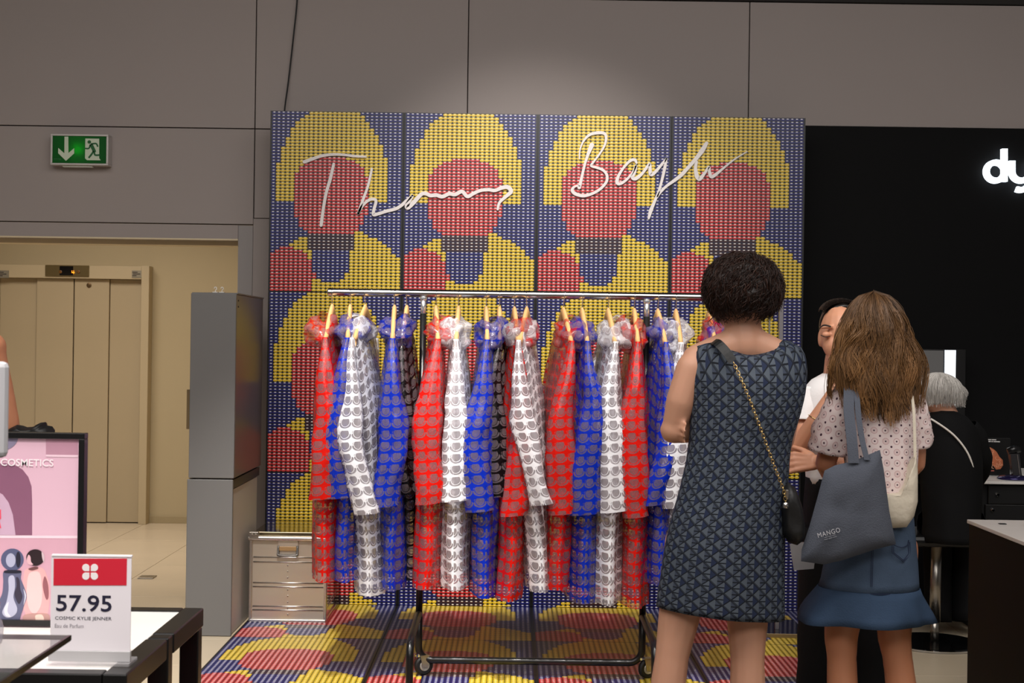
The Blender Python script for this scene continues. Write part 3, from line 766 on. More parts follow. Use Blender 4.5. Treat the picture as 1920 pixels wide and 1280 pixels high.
def shoes(name, mat, parent, ankles, ydir=1):
    for a in ankles:
        g = G(); a = Vector(a); rows = []
        for i, (f, hw, zt2) in enumerate(((-.075, .012, .05), (-.07, .034, .078), (-.03, .040, .088), (.03, .042, .070), (.09, .047, .060), (.14, .044, .050), (.175, .028, .040), (.185, .008, .03))):
            y = a.y + f * ydir; rows.append([Vector((a.x + hw * cx, y, .0125 + (zt2 - .0125) * cz)) for cx, cz in ((-1, 0), (-1, .5), (-.7, .9), (0, 1), (.7, .9), (1, .5), (1, 0), (0, 0))])
        v_, f_, u_ = ring_surface(rows, 8); n = len(rows)
        obj(name, v_, f_ + [tuple(range(7, -1, -1)), tuple((n - 1) * 8 + q for q in range(8))], mat, parent, smooth=True, uvs=u_ + [[(0, 0)] * 8] * 2)
def loft_px(rows, D, n=48, folds=0., seed=0., fold_n=7, tilt=None, dip=None, grow=None):
    """garment from photograph rows (y, x_left, x_right, half_depth[, depth shift])"""
    out = []; m = len(rows)
    sub = []
    for i in range(m - 1):
        a, b = rows[i], rows[i + 1]; k = max(1, int(abs(b[0] - a[0]) / 11))
        for j in range(k):
            t = j / k; p = rows[max(i - 1, 0)]; q = rows[min(i + 2, m - 1)]
            def cr(c):
                P, A, B_, Q = p[c], a[c], b[c], q[c]
                return .5 * (2 * A + (B_ - P) * t + (2 * P - 5 * A + 4 * B_ - Q) * t * t + (3 * A - P - 3 * B_ + Q) * t ** 3) if c else A + (B_ - A) * t
            sub.append((a[0] + (b[0] - a[0]) * t, cr(1), cr(2), cr(3), (a[4] if len(a) > 4 else 0) * (1 - t) + (b[4] if len(b) > 4 else 0) * t, (i + t) / (m - 1)))
    e = rows[-1]; sub.append((e[0], e[1], e[2], e[3], e[4] if len(e) > 4 else 0, 1.))
    for (y, xl, xr, dh, ds, v) in sub:
        l, r = W(xl, y, D + ds), W(xr, y, D + ds); c = (l + r) / 2; hw = (r.x - l.x) / 2; ring = []
        for k in range(n):
            a = 2 * PI * k / n + PI / 2; ca, sa = math.cos(a), math.sin(a)
            f = 1 + folds * v * (math.sin(a * fold_n + seed + v * 1.3) * .6 + .8 * nz(ca * 2.5 + seed, sa * 2.5, v * 2.2)) if folds else 1
            if grow: f *= grow(a, v)
            p = Vector((c.x + hw * ca * (1 + (f - 1) * .6), c.y + dh * sa * f, c.z))
            if tilt: p.z += tilt(ca, sa, v)
            if dip: p.z -= dip(ca, sa, v)
            ring.append(p)
        out.append(ring)
    return ring_surface(out, n)
def limb(pts, rs, n=18, folds=0., seed=0., k=5):
    P = smoothpath(pts, k); m = len(P); rows = []; ref = None
    rr = [rs[min(i // k, len(rs) - 1)] + (rs[min(i // k + 1, len(rs) - 1)] - rs[min(i // k, len(rs) - 1)]) * (i % k) / k for i in range(m)]
    for i, p in enumerate(P):
        d = (P[min(i + 1, m - 1)] - P[max(i - 1, 0)]).normalized()
        if ref is None: ref = d.cross(Vector((0, 1, 0))).normalized()
        ref = (ref - d * ref.dot(d)).normalized(); q = d.cross(ref)
        rows.append([p + (ref * math.cos(a) + q * math.sin(a)) * rr[i] * (1 + folds * nz(math.cos(a) * 2 + seed, math.sin(a) * 2, i * .45)) for a in [2 * PI * j / n for j in range(n)]])
    return ring_surface(rows, n)
def merge(*S):
    V, Fc, U = [], [], []
    for v, f, u in S:
        k = len(V); V += list(v); Fc += [tuple(i + k for i in q) for q in f]; U += u
    return V, Fc, U
def garment(name, S, mat, parent, th=.003):
    o = obj(name, S[0], S[1], mat, parent, smooth=True, uvs=S[2])
    s = o.modifiers.new('thickness', 'SOLIDIFY'); s.thickness = th; s.offset = -1; return o
def hair(name, paths, mat, parent, base=None):
    """strands: list of (points, radius, tint root, tint tip); base: list of (verts, faces, tint) volumes"""
    V, Fc, C = [], [], []
    for pts, r, t0, t1 in paths:
        g = G(); m = len(pts); g.tube(pts, [r * (1 - .6 * i / (m - 1)) for i in range(m)], 3, cap=False)
        k = len(V); V += g.v; Fc += [tuple(i + k for i in f) for f in g.f]; C += [t0 + (t1 - t0) * (i // 3) / (m - 1) for i in range(3 * m)]
    for vs, fs, tt in (base or []):
        k = len(V); V += [Vector(v) for v in vs]; Fc += [tuple(i + k for i in f) for f in fs]; C += tt
    return obj(name, V, Fc, mat, parent, smooth=True, cols=C)
def blob(c, r, amp, fr, seed, n=40, m=28, cut=None):
    g = G().ell(c, r, n, m); c = Vector(c)
    for i, v in enumerate(g.v):
        d = v - c; u = Vector((d.x / r[0], d.y / r[1], d.z / r[2]))
        f = 1 + amp * nz(u.x * fr + seed, u.y * fr, u.z * fr) + amp * .5 * nz(u.x * fr * 2.3, u.y * fr * 2.3 + seed, u.z * fr * 2.3)
        p = c + d * f
        if cut: p = cut(p, u)
        g.v[i] = p
    return g
def pillow(poly, D, th, mat, name, parent, wr=.0, seed=0., rings=7, dshift=None, sub=3):
    """soft bag: outline in photograph points, bulging to half thickness th"""
    P = []
    n0 = len(poly)
    for i in range(n0):
        a, b = poly[i], poly[(i + 1) % n0]
        for j in range(sub): t = j / sub; P.append((a[0] + (b[0] - a[0]) * t, a[1] + (b[1] - a[1]) * t))
    n = len(P); cx = sum(p[0] for p in P) / n; cy = sum(p[1] for p in P) / n
    V = []; Fc = []; U = []
    def lay(sg):
        base_ = len(V)
        for q in range(rings + 1):
            s = 1 - q / rings * .97
            for (x, y) in P:
                X, Y = cx + (x - cx) * s, cy + (y - cy) * s; d = th * min(1, (1 - s ** 2.2) * 1.5) ** .5
                D2 = D + (dshift(X, Y) if dshift else 0); p = W(X, Y, D2); p.y += -sg * d + wr * nz(X * .03 + seed, Y * .03, sg) * min(1, q); V.append(p)
        for q in range(rings):
            for k in range(n):
                a, b = base_ + q * n + k, base_ + q * n + (k + 1) % n
                f = (a, b, b + n, a + n) if sg > 0 else (a, a + n, b + n, b); Fc.append(f)
        Fc.append(tuple(base_ + rings * n + k for k in range(n)) if sg > 0 else tuple(base_ + rings * n + k for k in range(n - 1, -1, -1)))
    lay(1); lay(-1)
    uv = [[(V[i].x, V[i].z) for i in f] for f in Fc]
    return obj(name, V, Fc, mat, parent, smooth=True, uvs=uv) if parent is not None else obj(name, V, Fc, mat, smooth=True, uvs=uv)
# ---------- woman in the patterned dress
def dress_mat():
    m, t, b = newmat('dress_print'); u, v = uvxy(t)
    a = u / .0200; c = v / .0185
    p = (a * .5 + c * .5); q = (a * -.5 + c * .5); f1 = p.fr(); f2 = q.fr(); f3 = c.fr()
    l1 = (f1 - .5).ab().gt(.38); l2 = (f2 - .5).ab().gt(.38); l3 = (f3 - .5).ab().gt(.40) * (a * .5).fr().gt(.5)
    par = (p.fl() + q.fl()).op('MODULO', 2.).ab(); tri = f1.gt(f2)
    nzv = noise_node(t, 14, 2)
    c1 = mixc(t, tri, lin((92, 101, 112)), lin((36, 46, 74))); c1 = mixc(t, par * .5, c1, lin((84, 92, 102)))
    dk = lin((14, 16, 22)); c1 = mixc(t, l1 * .7, c1, dk); c1 = mixc(t, l2 * tri, c1, dk); c1 = mixc(t, l3, c1, dk)
    c1 = mixc(t, nzv * .4, c1, lin((34, 40, 52)))
    t.links.new(c1, b.inputs['Base Color']); b.inputs['Roughness'].default_value = .8; b.inputs['Specular IOR Level'].default_value = .25
    return m
D1 = 4.45
J = lambda x, y, d=0.: W(x, y, D1 + d)
p1 = thing('person', 'woman with dark curly bob in sleeveless blue-grey patterned dress, arms folded, seen from behind', 'person', Vector((J(1340, 900).x, D1, 0)))
sk1 = skin('skin_light', (214, 160, 132))
g = G()
g.ell(J(1393, 545, .02), (.076, .095, .112)); g.ell(J(1372, 582, .065), (.052, .06, .058)); g.ell(J(1341, 572, .04), (.012, .02, .032))
g.cap(J(1389, 580, .02), .055, J(1396, 645, .01), .064)
g.cap(J(1397, 640, .01), .058, J(1306, 672, .01), .045); g.cap(J(1397, 640, .01), .058, J(1484, 676, .01), .045)
g.cap(J(1400, 640, .03), .055, J(1400, 700, .03), .085)
g.ell(J(1398, 715, .03), (.155, .075, .12)); g.ell(J(1396, 790, .02), (.142, .085, .12)); g.ell(J(1385, 880, .02), (.138, .088, .12)); g.ell(J(1364, 990, .02), (.160, .100, .13))
for hip, kn, cf, an in ((J(1298, 1020, .0), J(1268, 1185, .0), J(1250, 1285, -.012), J(1243, 1432, .0)), (J(1404, 1020, .0), J(1401, 1190, .0), J(1402, 1290, -.012), J(1402, 1435, .0))):
    g.chain([hip, kn, kn.lerp(cf, .45), cf.lerp(an, .22), an], [.088, .061, .0535, .0575, .035]); foot(g, an)
    g.cap(kn + Vector((0, .02, 0)), .045, kn + Vector((0, .02, -.05)), .045)
g.chain([J(1297, 690, .0), J(1277, 752, .0), J(1263, 806, .02)], [.050, .048, .038])
g.chain([J(1263, 806, .02), J(1310, 806, .16), J(1390, 800, .21)], [.043, .040, .028]); hand(g, J(1390, 800, .21), (1, .0, .05), (0, -1, 0), 1, .5)
g.chain([J(1478, 690, .02), J(1479, 752, .03), J(1466, 822, .05)], [.050, .044, .041])
g.chain([J(1466, 822, .05), J(1420, 818, .17), J(1330, 802, .17)], [.041, .038, .027]); g.cap(J(1330, 802, .17), .027, J(1332, 803, .06), .026); hand(g, J(1330, 803, .05), (-1, -.32, -.02), (.15, -1, -.15), 1, .95)
body(g, sk1, p1, .0065)
def neckdip(ca, sa, v): return max(0, (1 - (ca / .78) ** 2)) * (.046 if sa < 0 else .09) * max(0, 1 - v * 3) if abs(ca) < .78 else 0
S = loft_px([(637, 1330, 1480, .050, .01), (650, 1300, 1502, .078, .01), (672, 1289, 1511, .098, .01), (710, 1290, 1512, .112), (760, 1294, 1503, .118), (830, 1291, 1483, .115), (900, 1278, 1477, .12), (1000, 1252, 1471, .135), (1080, 1240, 1470, .138), (1147, 1232, 1470, .135)], D1, 64, .05, 2.1, 5,
            tilt=lambda ca, sa, v: -.018 * ca * max(0, v - .75) * 4, dip=neckdip)
garment('dress', S, dress_mat(), p1)
hm1 = hairmat('hair_dark_brown', (14, 8, 6), (66, 38, 27), .38)
hc = J(1393, 541, .0); rr = (.120, .120, .110)
def cut1(p, u):
    if u.z < -.55: p.z = hc.z - .55 * rr[2] + (u.z + .55) * .045
    return p
bl = blob(hc, rr, .10, 3.5, 4.2, cut=cut1)
ps = []
rnd = random.Random(3)
for i in range(3600):
    z = rnd.uniform(-.72, .98); a = rnd.uniform(0, 2 * PI); q = math.sqrt(max(0, 1 - z * z))
    u = Vector((q * math.cos(a), q * math.sin(a), z)); c0 = hc + Vector((u.x * rr[0], u.y * rr[1], max(u.z, -.6) * rr[2])) * rnd.uniform(.94, 1.05)
    nrm = u.normalized(); tn = Vector((0, 0, -1)) - nrm * (-nrm.z)
    tn = (tn.normalized() if tn.length > .1 else Vector((1, 0, 0))); bn = nrm.cross(tn); r = rnd.uniform(.004, .010); ph = rnd.uniform(0, 6); L = rnd.uniform(.045, .085); sw = rnd.uniform(-.8, .8)
    td = (tn + bn * sw).normalized(); b2 = nrm.cross(td)
    pts = [c0 + td * L * (j / 9 - .3) + (b2 * math.cos(ph + j * .75) + nrm * .6 * math.sin(ph + j * .75)) * r for j in range(10)]
    t0 = rnd.uniform(.05, .55) * (1 if rnd.random() < .8 else 1.7); ps.append((pts, rnd.uniform(.0008, .0018), t0, t0 * 1.1))
for i in range(14):
    x = rnd.uniform(1330, 1368); c0 = J(x, rnd.uniform(570, 592), rnd.uniform(-.05, .04)); ph = rnd.uniform(0, 6)
    ps.append(([c0 + Vector((.008 * math.cos(ph + j * .9), .008 * math.sin(ph + j * .9), -.006 * j)) for j in range(8)], .0016, .3, .5))
hair('hair', ps, hm1, p1, [(bl.v, bl.f, [.12] * len(bl.v))])
shoes('shoe', M('shoe_dark', (30, 28, 28), .5), p1, [J(1243, 1432), J(1402, 1435)])
# her bag on a gold chain
bgm = M('bag_black', (14, 14, 15), .5, bmp=.2, bscale=30)
bag1 = thing('shoulder_bag', 'small black shoulder bag on a gold chain at the hip of the patterned dress', 'bag', J(1487, 1020, -.08))
pillow([(1466, 915), (1478, 904), (1492, 915), (1503, 945), (1510, 985), (1508, 1012), (1495, 1022), (1478, 1017), (1467, 1000), (1463, 950)], D1 - .06, .045, bgm, 'pouch', bag1, .004, 1.)
zp = G().box(J(1473, 936, -.115), J(1478, 918, -.110), .001).make('zip', m_steel, bag1)
cp = [J(1374, 676, -.118), J(1400, 735, -.135), J(1425, 800, -.138), J(1450, 868, -.135), J(1468, 915, -.125), J(1473, 938, -.118)]
CP = smoothpath(cp, 12); gold = M('gold_chain', (226, 198, 138), .25, 1., var=.03)
g = G(); Ltot = 0; last = CP[0]; k = 0
fine = smoothpath(cp, 200); acc = 0; prev = fine[0]
for p in fine[1:]:
    acc += (p - prev).length
    if acc > .0100:
        d = (p - prev).normalized(); acc = 0; a = d; b = Vector((1, 0, 0)) if k % 2 else Vector((0, 1, 0)); b = (b - a * b.dot(a)).normalized()
        g.tube([p + a * .0080 * math.cos(q) + b * .0046 * math.sin(q) for q in [2 * PI * j / 10 for j in range(11)]], .0013, 5, cap=False); k += 1
    prev = p
g.make('chain', gold, bag1, smooth=True)
g = G(); P = smoothpath([J(1336, 640, -.02), J(1345, 642, -.075), J(1360, 657, -.105), J(1374, 677, -.118)], 4)
vs = []; fs = []
for p in P:
    w = Vector((.011, 0, .008)); vs += [p - w, p + w, p - w + Vector((0, .003, 0)), p + w + Vector((0, .003, 0))]
for i in range(len(P) - 1): a = 4 * i; fs += [(a, a + 1, a + 5, a + 4), (a + 2, a + 6, a + 7, a + 3), (a, a + 4, a + 6, a + 2), (a + 1, a + 3, a + 7, a + 5)]
g.add(vs, fs).make('strap', bgm, bag1)
G().lathe([(.002, .006), (.009, .002), (.010, -.012), (.007, -.014)], J(1473, 944, -.118), 10).make('charm', M('silver_charm', (205, 200, 196), .2, 1., var=0), bag1, smooth=True)
# ---------- woman with long brown hair
D2 = 4.57
J2 = lambda x, y, d=0.: W(x, y, D2 + d)
p2 = thing('person', 'woman with long wavy brown hair, pale dotted blouse and flared denim skirt', 'person', Vector((J2(1640, 900).x, D2, 0)))
sk2 = skin('skin_tan', (196, 132, 98))
g = G()
g.ell(J2(1637, 618, .02), (.072, .09, .105)); g.cap(J2(1640, 670, .01), .048, J2(1648, 715, .0), .055)
g.cap(J2(1648, 722, .0), .05, J2(1592, 742, .0), .042); g.cap(J2(1648, 722, .0), .05, J2(1704, 748, .0), .042)
g.ell(J2(1647, 785, .01), (.108, .08, .11)); g.ell(J2(1648, 880, .01), (.10, .08, .11)); g.ell(J2(1636, 985, .01), (.125, .095, .12))
for hip, kn, cf, an in ((J2(1592, 1030), J2(1577, 1195), J2(1580, 1290, -.01), J2(1583, 1440)), (J2(1676, 1030), J2(1677, 1195), J2(1692, 1290, -.01), J2(1702, 1445))):
    g.chain([hip, kn, kn.lerp(cf, .4), cf.lerp(an, .2), an], [.078, .054, .0475, .0515, .033]); foot(g, an)
g.chain([J2(1592, 744), J2(1566, 810, .01), J2(1548, 868, .03)], [.042, .038, .034]); g.chain([J2(1548, 868, .03), J2(1556, 885, .16), J2(1580, 880, .26)], [.034, .033, .025]); hand(g, J2(1580, 880, .26), (.6, .5, .2), (0, 0, 1), -1, .4, .92)
g.chain([J2(1704, 750), J2(1716, 815, .02), J2(1716, 868, .05)], [.042, .037, .034]); g.chain([J2(1716, 868, .05), J2(1700, 885, .16), J2(1672, 878, .26)], [.034, .033, .025]); hand(g, J2(1672, 878, .26), (-.6, .5, .2), (0, 0, 1), 1, .4, .92)
body(g, sk2, p2, .0075)
def blouse_mat():
    m, t, b = newmat('blouse_print'); u, v = uvxy(t); a = u / .034; c = v / .034
    fx = a.fr() - .5; fy = c.fr() - .5; gx = (a + .5).fr() - .5; gy = (c + .5).fr() - .5
    r = fx.ell(fy, 0, 0, 1, 1); ring = r.lt(.10) * r.gt(.055); d1 = r.lt(.006); d2 = gx.ell(gy, 0, 0, 1, 1).lt(.010)
    ring2 = r.lt(.035) * r.gt(.02); ek = (a.fl() + c.fl()).op('MODULO', 2.).ab()
    base = lin((222, 205, 203)); c1 = mixc(t, ring * .55, base, lin((176, 120, 124))); c1 = mixc(t, ring2 * .5 * ek, c1, lin((176, 120, 124))); c1 = mixc(t, d1.mx(d2), c1, lin((70, 44, 58)))
    t.links.new(c1, b.inputs['Base Color']); b.inputs['Roughness'].default_value = .85; b.inputs['Specular IOR Level'].default_value = .2
    bump(t, b, noise_node(t, 25, 3), .15); return m
m_bl = blouse_mat()
S = loft_px([(703, 1600, 1695, .050), (714, 1582, 1712, .072), (735, 1572, 1720, .09), (780, 1575, 1721, .108), (835, 1580, 1720, .112), (890, 1588, 1716, .115), (935, 1590, 1712, .118)], D2, 56, .06, 1.2, 6)
S1 = limb([J2(1592, 738), J2(1576, 770, .0), J2(1560, 810, .01), J2(1551, 846, .02)], [.050, .056, .060, .062], 20, .16, 3.)
S2 = limb([J2(1702, 744), J2(1712, 775, .0), J2(1717, 805, .01), J2(1718, 834, .02)], [.046, .046, .047, .048], 20, .16, 5.)
garment('blouse', merge(S, S1, S2), m_bl, p2)
m_den = M('denim', (72, 88, 110), .85, spec=.2, var=.42, scale=9, bmp=.2, bscale=220)
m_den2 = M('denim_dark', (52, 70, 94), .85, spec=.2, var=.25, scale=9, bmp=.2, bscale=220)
S = loft_px([(925, 1592, 1708, .105), (985, 1566, 1713, .12), (1040, 1551, 1718, .128), (1085, 1541, 1721, .135), (1100, 1536, 1722, .138)], D2, 56, .015, 0.)
sk = garment('skirt', S, m_den, p2)
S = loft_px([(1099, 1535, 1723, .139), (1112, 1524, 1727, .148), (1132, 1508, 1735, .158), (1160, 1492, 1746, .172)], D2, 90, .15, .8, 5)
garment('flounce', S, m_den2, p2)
m_st = M('denim_stitch', (24, 36, 66), .8, var=.05)
g = G()
for dx in (-1.5, 1.5): g.tube([J2(1636 + dx, 1020, -.131), J2(1635 + dx, 1060, -.138), J2(1634 + dx, 1100, -.146)], .0012, 5)
g.make('seam', m_st, p2)
g = G().tube(smoothpath([J2(1536 + 187 * i / 16, 1099.5, 0) + Vector((0, -.142 * math.sin(PI * (i + .0) / 16), -.0)) for i in range(17)], 2), .0016, 5); g.make('seam', m_st, p2)
g = G()
pk = lambda x, y: J2(x, y, -.129 * math.sqrt(max(.05, 1 - ((x - 1635) / 84) ** 2)) - .024)
for o_ in (0, 3): g.tube([pk(1673 + o_, 1020 + o_), pk(1673 + o_, 1036), pk(1684, 1045 - o_), pk(1694, 1053 - o_), pk(1707 - o_, 1040 - o_), pk(1706 - o_, 1016 + o_)], .0013, 5)
g.tube(smoothpath([pk(1673, 1020), pk(1690, 1026), pk(1702, 1021), pk(1704, 1012)], 3), .0014, 5)
g.make('pocket_stitching', m_st, p2)
shoes('shoe', M('shoe_white', (200, 196, 190), .6), p2, [J2(1583, 1440), J2(1702, 1445)])
hm2 = hairmat('hair_brown', (40, 26, 17), (164, 118, 70), .5)
ps = []; rnd = random.Random(11); hc2 = J2(1637, 612, .01)
for i in range(4600):
    if i % 38 == 0:      # a new lock of hair
        while True:
            A0 = rnd.uniform(0, 2 * PI)
            if math.sin(A0) < .3 or rnd.random() < .2: break
        PH, PH2, FQ, AM = rnd.uniform(0, 6), rnd.uniform(0, 6), rnd.uniform(9, 15), rnd.uniform(.007, .016)
        LAY, KX, TW, BR = rnd.uniform(.90, 1.10), rnd.uniform(.2, 1.0) ** .6, rnd.uniform(-.02, .02), rnd.uniform(0, .2); c_ = math.cos(A0)
        EY = 788 - 45 * max(0, -c_ - .25) - 34 * max(0, c_ - .55) + rnd.uniform(-70, 12) * (1 if rnd.random() < .75 else .2); EB = rnd.uniform(.2, .8)
    a = A0 + rnd.gauss(0, .10); ca, sa = math.cos(a), math.sin(a); lay = LAY + rnd.gauss(0, .02); n_ = 17; ph = PH + rnd.gauss(0, .35); ph2 = PH2 + rnd.gauss(0, .35); fq = FQ; am = AM * rnd.uniform(.7, 1.2)
    ze = W(1640, EY + rnd.uniform(-16, 6), D2).z; tw = TW + rnd.gauss(0, .004); pts = []; kx = KX
    for j in range(n_):
        t = j / (n_ - 1)
        # crown to tips: one smooth outline, round over the skull, widest at the shoulders
        q = t ** 1.15; H = hc2.z + .100 * lay - ze; z = hc2.z + .100 * lay - H * q; d = H * q / .100
        rs_ = math.sqrt(max(0., 1 - (1 - min(d, 1)) ** 2)); ex2 = max(0., d - .75) / 2.2; rad = .082 * rs_ + .060 * math.sin(min(1.7, ex2 * 1.25)) - .045 * max(0, ex2 - .75)
        p = Vector((hc2.x + ca * rad * lay * (1 - (1 - kx) * q) + .018 * q * (1 if ca > -.3 else -.6) + tw * q, hc2.y + sa * (.094 * rs_ + .02 * q) * lay - .028 * q, z)); w = am * min(1, t * 1.8)
        pts.append(p + Vector((w * math.sin(ph + t * fq), w * .8 * math.cos(ph2 + t * fq * 1.15), 0)))
    b0t = BR + rnd.uniform(-.04, .06); ps.append((pts, rnd.uniform(.0009, .0021), max(0, b0t), max(0, min(1, b0t + EB + rnd.uniform(-.12, .12)))))
bl = blob(hc2, (.080, .092, .094), .04, 4, 1.)
vol = loft_px([(600, 1594, 1682, .085), (650, 1582, 1694, .09), (700, 1578, 1698, .09), (735, 1585, 1694, .08, -.01), (758, 1605, 1686, .05, -.03)], D2 - .012, 40, .10, 3., 9)
hair('hair', ps, hm2, p2, [(bl.v, bl.f, [.10] * len(bl.v)), (vol[0], vol[1], [.22] * len(vol[0]))])
# grey tote, cream bag
m_tote = M('tote_canvas', (82, 86, 96), .9, spec=.15, var=.10, scale=10, bmp=.3, bscale=260)
tt_ = thing('tote_bag', 'dark grey canvas tote hanging from the shoulder of the long-haired woman', 'bag', J2(1590, 1050, -.2))
pillow([(1546, 882), (1566, 872), (1600, 864), (1650, 843), (1657, 880), (1668, 960), (1680, 1020), (1640, 1030), (1580, 1050), (1545, 1058), (1502, 1052), (1503, 1030), (1518, 985), (1532, 935)], D2 - .20, .030, m_tote, 'pouch', tt_, .007, 2., 8)
def ribbon3(name, pts, w, mat, parent, wd=Vector((1, 0, 0)), th=.003):
    P = smoothpath(pts, 5); vs = []; fs = []
    for p in P: vs += [p - wd * w, p + wd * w, p - wd * w + Vector((0, th, 0)), p + wd * w + Vector((0, th, 0))]
    for i in range(len(P) - 1): a = 4 * i; fs += [(a, a + 1, a + 5, a + 4), (a + 2, a + 6, a + 7, a + 3), (a, a + 4, a + 6, a + 2), (a + 1, a + 3, a + 7, a + 5)]
    return G().add(vs, fs).make(name, mat, parent)
ribbon3('strap', [J2(1601, 868, -.218), J2(1597, 820, -.20), J2(1592, 770, -.155), J2(1592, 730, -.10), J2(1593, 708, -.03), J2(1594, 712, .05)], .0165, m_tote, tt_)
ribbon3('strap', [J2(1626, 862, -.222), J2(1617, 825, -.20), J2(1610, 780, -.165), J2(1606, 735, -.11), J2(1600, 706, -.03)], .0085, m_tote, tt_)
mt_ = M('tote_print', (190, 190, 196), .7, var=0)
text('printed_word', 'MANGO', 1534.5, 1008, 43, 9.0, D2 - .2345, mt_, tt_, rot=.27, space=1.15)
mt2 = M('tote_print_faint', (120, 122, 130), .7, var=0)
for (xa_, ya_, w_) in ((1546, 1008.5, 22), (1545.5, 1012.5, 25)):
    for k in range(3):
        p = W(xa_ + k * w_ / 3, ya_ - k * w_ / 3 * .27, D2 - .2345); dx = Vector((math.cos(.27), 0, math.sin(.27))); up = Vector((-math.sin(.27), 0, math.cos(.27))); L = (w_ / 3 - 1.2) * D2 / F; h_ = 1.6 * D2 / F
        G().add([p, p + dx * L, p + dx * L + up * h_, p + up * h_], [(0, 1, 2, 3)]).make('print_line', mt2, tt_)
cbg = thing('cream_bag', 'soft cream canvas crossbody bag behind the dotted blouse', 'bag', J2(1665, 990, -.15))
m_crm = M('cream_canvas', (206, 196, 178), .85, spec=.2, var=.05, bmp=.25, bscale=60)
pillow([(1610, 918), (1640, 922), (1668, 926), (1688, 924), (1702, 905), (1712, 872), (1717, 850), (1721, 880), (1721, 940), (1714, 968), (1700, 988), (1670, 990), (1620, 985)], D2 - .135, .035, m_crm, 'pouch', cbg, .008, 6.)
ribbon3('strap', [J2(1716, 858, -.135), J2(1715, 810, -.125), J2(1713, 765, -.11), J2(1708, 733, -.07), J2(1700, 716, .0), J2(1690, 720, .06)], .0045, m_crm, cbg)
# ---------- shop assistant in white
D3 = 5.05
J3 = lambda x, y, d=0.: W(x, y, D3 + d)
p3 = thing('person', 'woman in white shirt and black trousers looking down behind the long-haired woman', 'person', Vector((J3(1580, 900).x, D3, 0)))
sk3 = skin('skin_warm', (212, 152, 120))
g = G()
g.ell(J3(1573, 624, .0), (.066, .088, .102)); g.ell(J3(1572, 668, -.035), (.042, .045, .036)); g.ell(J3(1572, 648, -.04), (.056, .045, .05))
g.cap(J3(1571, 628, -.082), .007, J3(1570, 650, -.101), .011); g.ell(J3(1570, 652, -.094), (.017, .012, .009))
for ex_ in (1549, 1595):
    g.ell(J3(ex_, 627, -.066), (.0155, .013, .011)); g.cap(J3(ex_ - 10, 614, -.060), .006, J3(ex_ + 9, 612, -.072), .007)
g.ell(J3(1571, 664, -.078), (.021, .010, .006)); g.ell(J3(1571, 668, -.076), (.018, .010, .007))
g.ell(J3(1538, 634, .02), (.008, .018, .03)); g.ell(J3(1607, 634, .02), (.008, .018, .03))
g.cap(J3(1572, 675, .015), .048, J3(1570, 715, .02), .052)
g.cap(J3(1570, 724, .02), .046, J3(1524, 742, .02), .034); g.cap(J3(1570, 724, .02), .046, J3(1618, 742, .02), .034)
g.ell(J3(1571, 780, .02), (.11, .08, .12)); g.ell(J3(1574, 880, .02), (.105, .08, .12)); g.ell(J3(1578, 960, .02), (.13, .09, .12))
for hip, kn, an in ((J3(1550, 980, .02), J3(1548, 1150, .02), J3(1545, 1345, .02)), (J3(1606, 980, .02), J3(1612, 1150, .02), J3(1618, 1350, .02))):
    g.chain([hip, kn, an], [.078, .052, .036]); foot(g, an, -1)
g.chain([J3(1522, 746, .02), J3(1510, 790, -.02), J3(1500, 836, -.07)], [.036, .037, .036]); g.chain([J3(1500, 836, -.07), J3(1530, 790, -.12), J3(1563, 736, -.13)], [.036, .032, .023]); hand(g, J3(1563, 736, -.13), (.7, 0, .7), (.3, 1, 0), -1, .45)
g.chain([J3(1622, 740, .02), J3(1628, 800, .0), J3(1618, 862, -.06)], [.042, .039, .036]); g.chain([J3(1618, 862, -.06), J3(1575, 868, -.14), J3(1534, 866, -.17)], [.036, .033, .025]); hand(g, J3(1534, 866, -.17), (-1, -.15, .0), (-.1, .9, -.4), -1, .55, 1.0, .10)
body(g, sk3, p3, .0042, 3)
m_wsh = cloth('shirt_white', (240, 238, 238), .8, .08, .02)
S = loft_px([(700, 1543, 1598, .055, .015), (712, 1522, 1620, .075, .015), (730, 1506, 1634, .092, .015), (780, 1503, 1640, .108, .01), (840, 1508, 1638, .11, .01), (905, 1512, 1640, .112, .01)], D3, 56, .05, 4., 6, dip=lambda ca, sa, v: (.10 * max(0, 1 - (ca / .5) ** 2) * max(0, 1 - v * 6)) if sa < 0 and abs(ca) < .5 else 0)
S1 = limb([J3(1520, 733, .02), J3(1514, 765, .0), J3(1509, 798, -.03)], [.046, .050, .050], 20, .14, 1.); S2 = limb([J3(1622, 735, .02), J3(1628, 765, .0), J3(1630, 800, -.02)], [.046, .050, .050], 20, .14, 2.)
garment('shirt', merge(S, S1, S2), m_wsh, p3)
m_trs = cloth('trousers_black', (18, 18, 20), .8, .1)
S = loft_px([(895, 1511, 1641, .112, .01), (960, 1507, 1652, .125, .015), (1010, 1506, 1658, .125, .02)], D3, 56, .02)
L1 = limb([J3(1545, 985, .02), J3(1543, 1120, .02), J3(1540, 1240, .02), J3(1538, 1355, .02)], [.092, .082, .082, .086], 24, .08, 1.); L2 = limb([J3(1612, 985, .02), J3(1618, 1120, .02), J3(1625, 1240, .02), J3(1630, 1358, .02)], [.092, .082, .080, .084], 24, .08, 4.)
garment('trousers', merge(S, L1, L2), m_trs, p3)
hm3 = hairmat('hair_black', (12, 9, 8), (40, 28, 22), .35)
hc3 = J3(1576, 613, .028)
def cut3(p, u):
    # open the cap at the face: hairline above the brow
    p.y = max(p.y, D3 + .02 - max(0, u.z) ** 2 * .11)
    return p
bl = blob(hc3, (.0745, .098, .098), .02, 5, 2., cut=cut3); b2 = blob(J3(1574, 672, .075), (.050, .035, .075), .06, 4, 3.)
ps = []
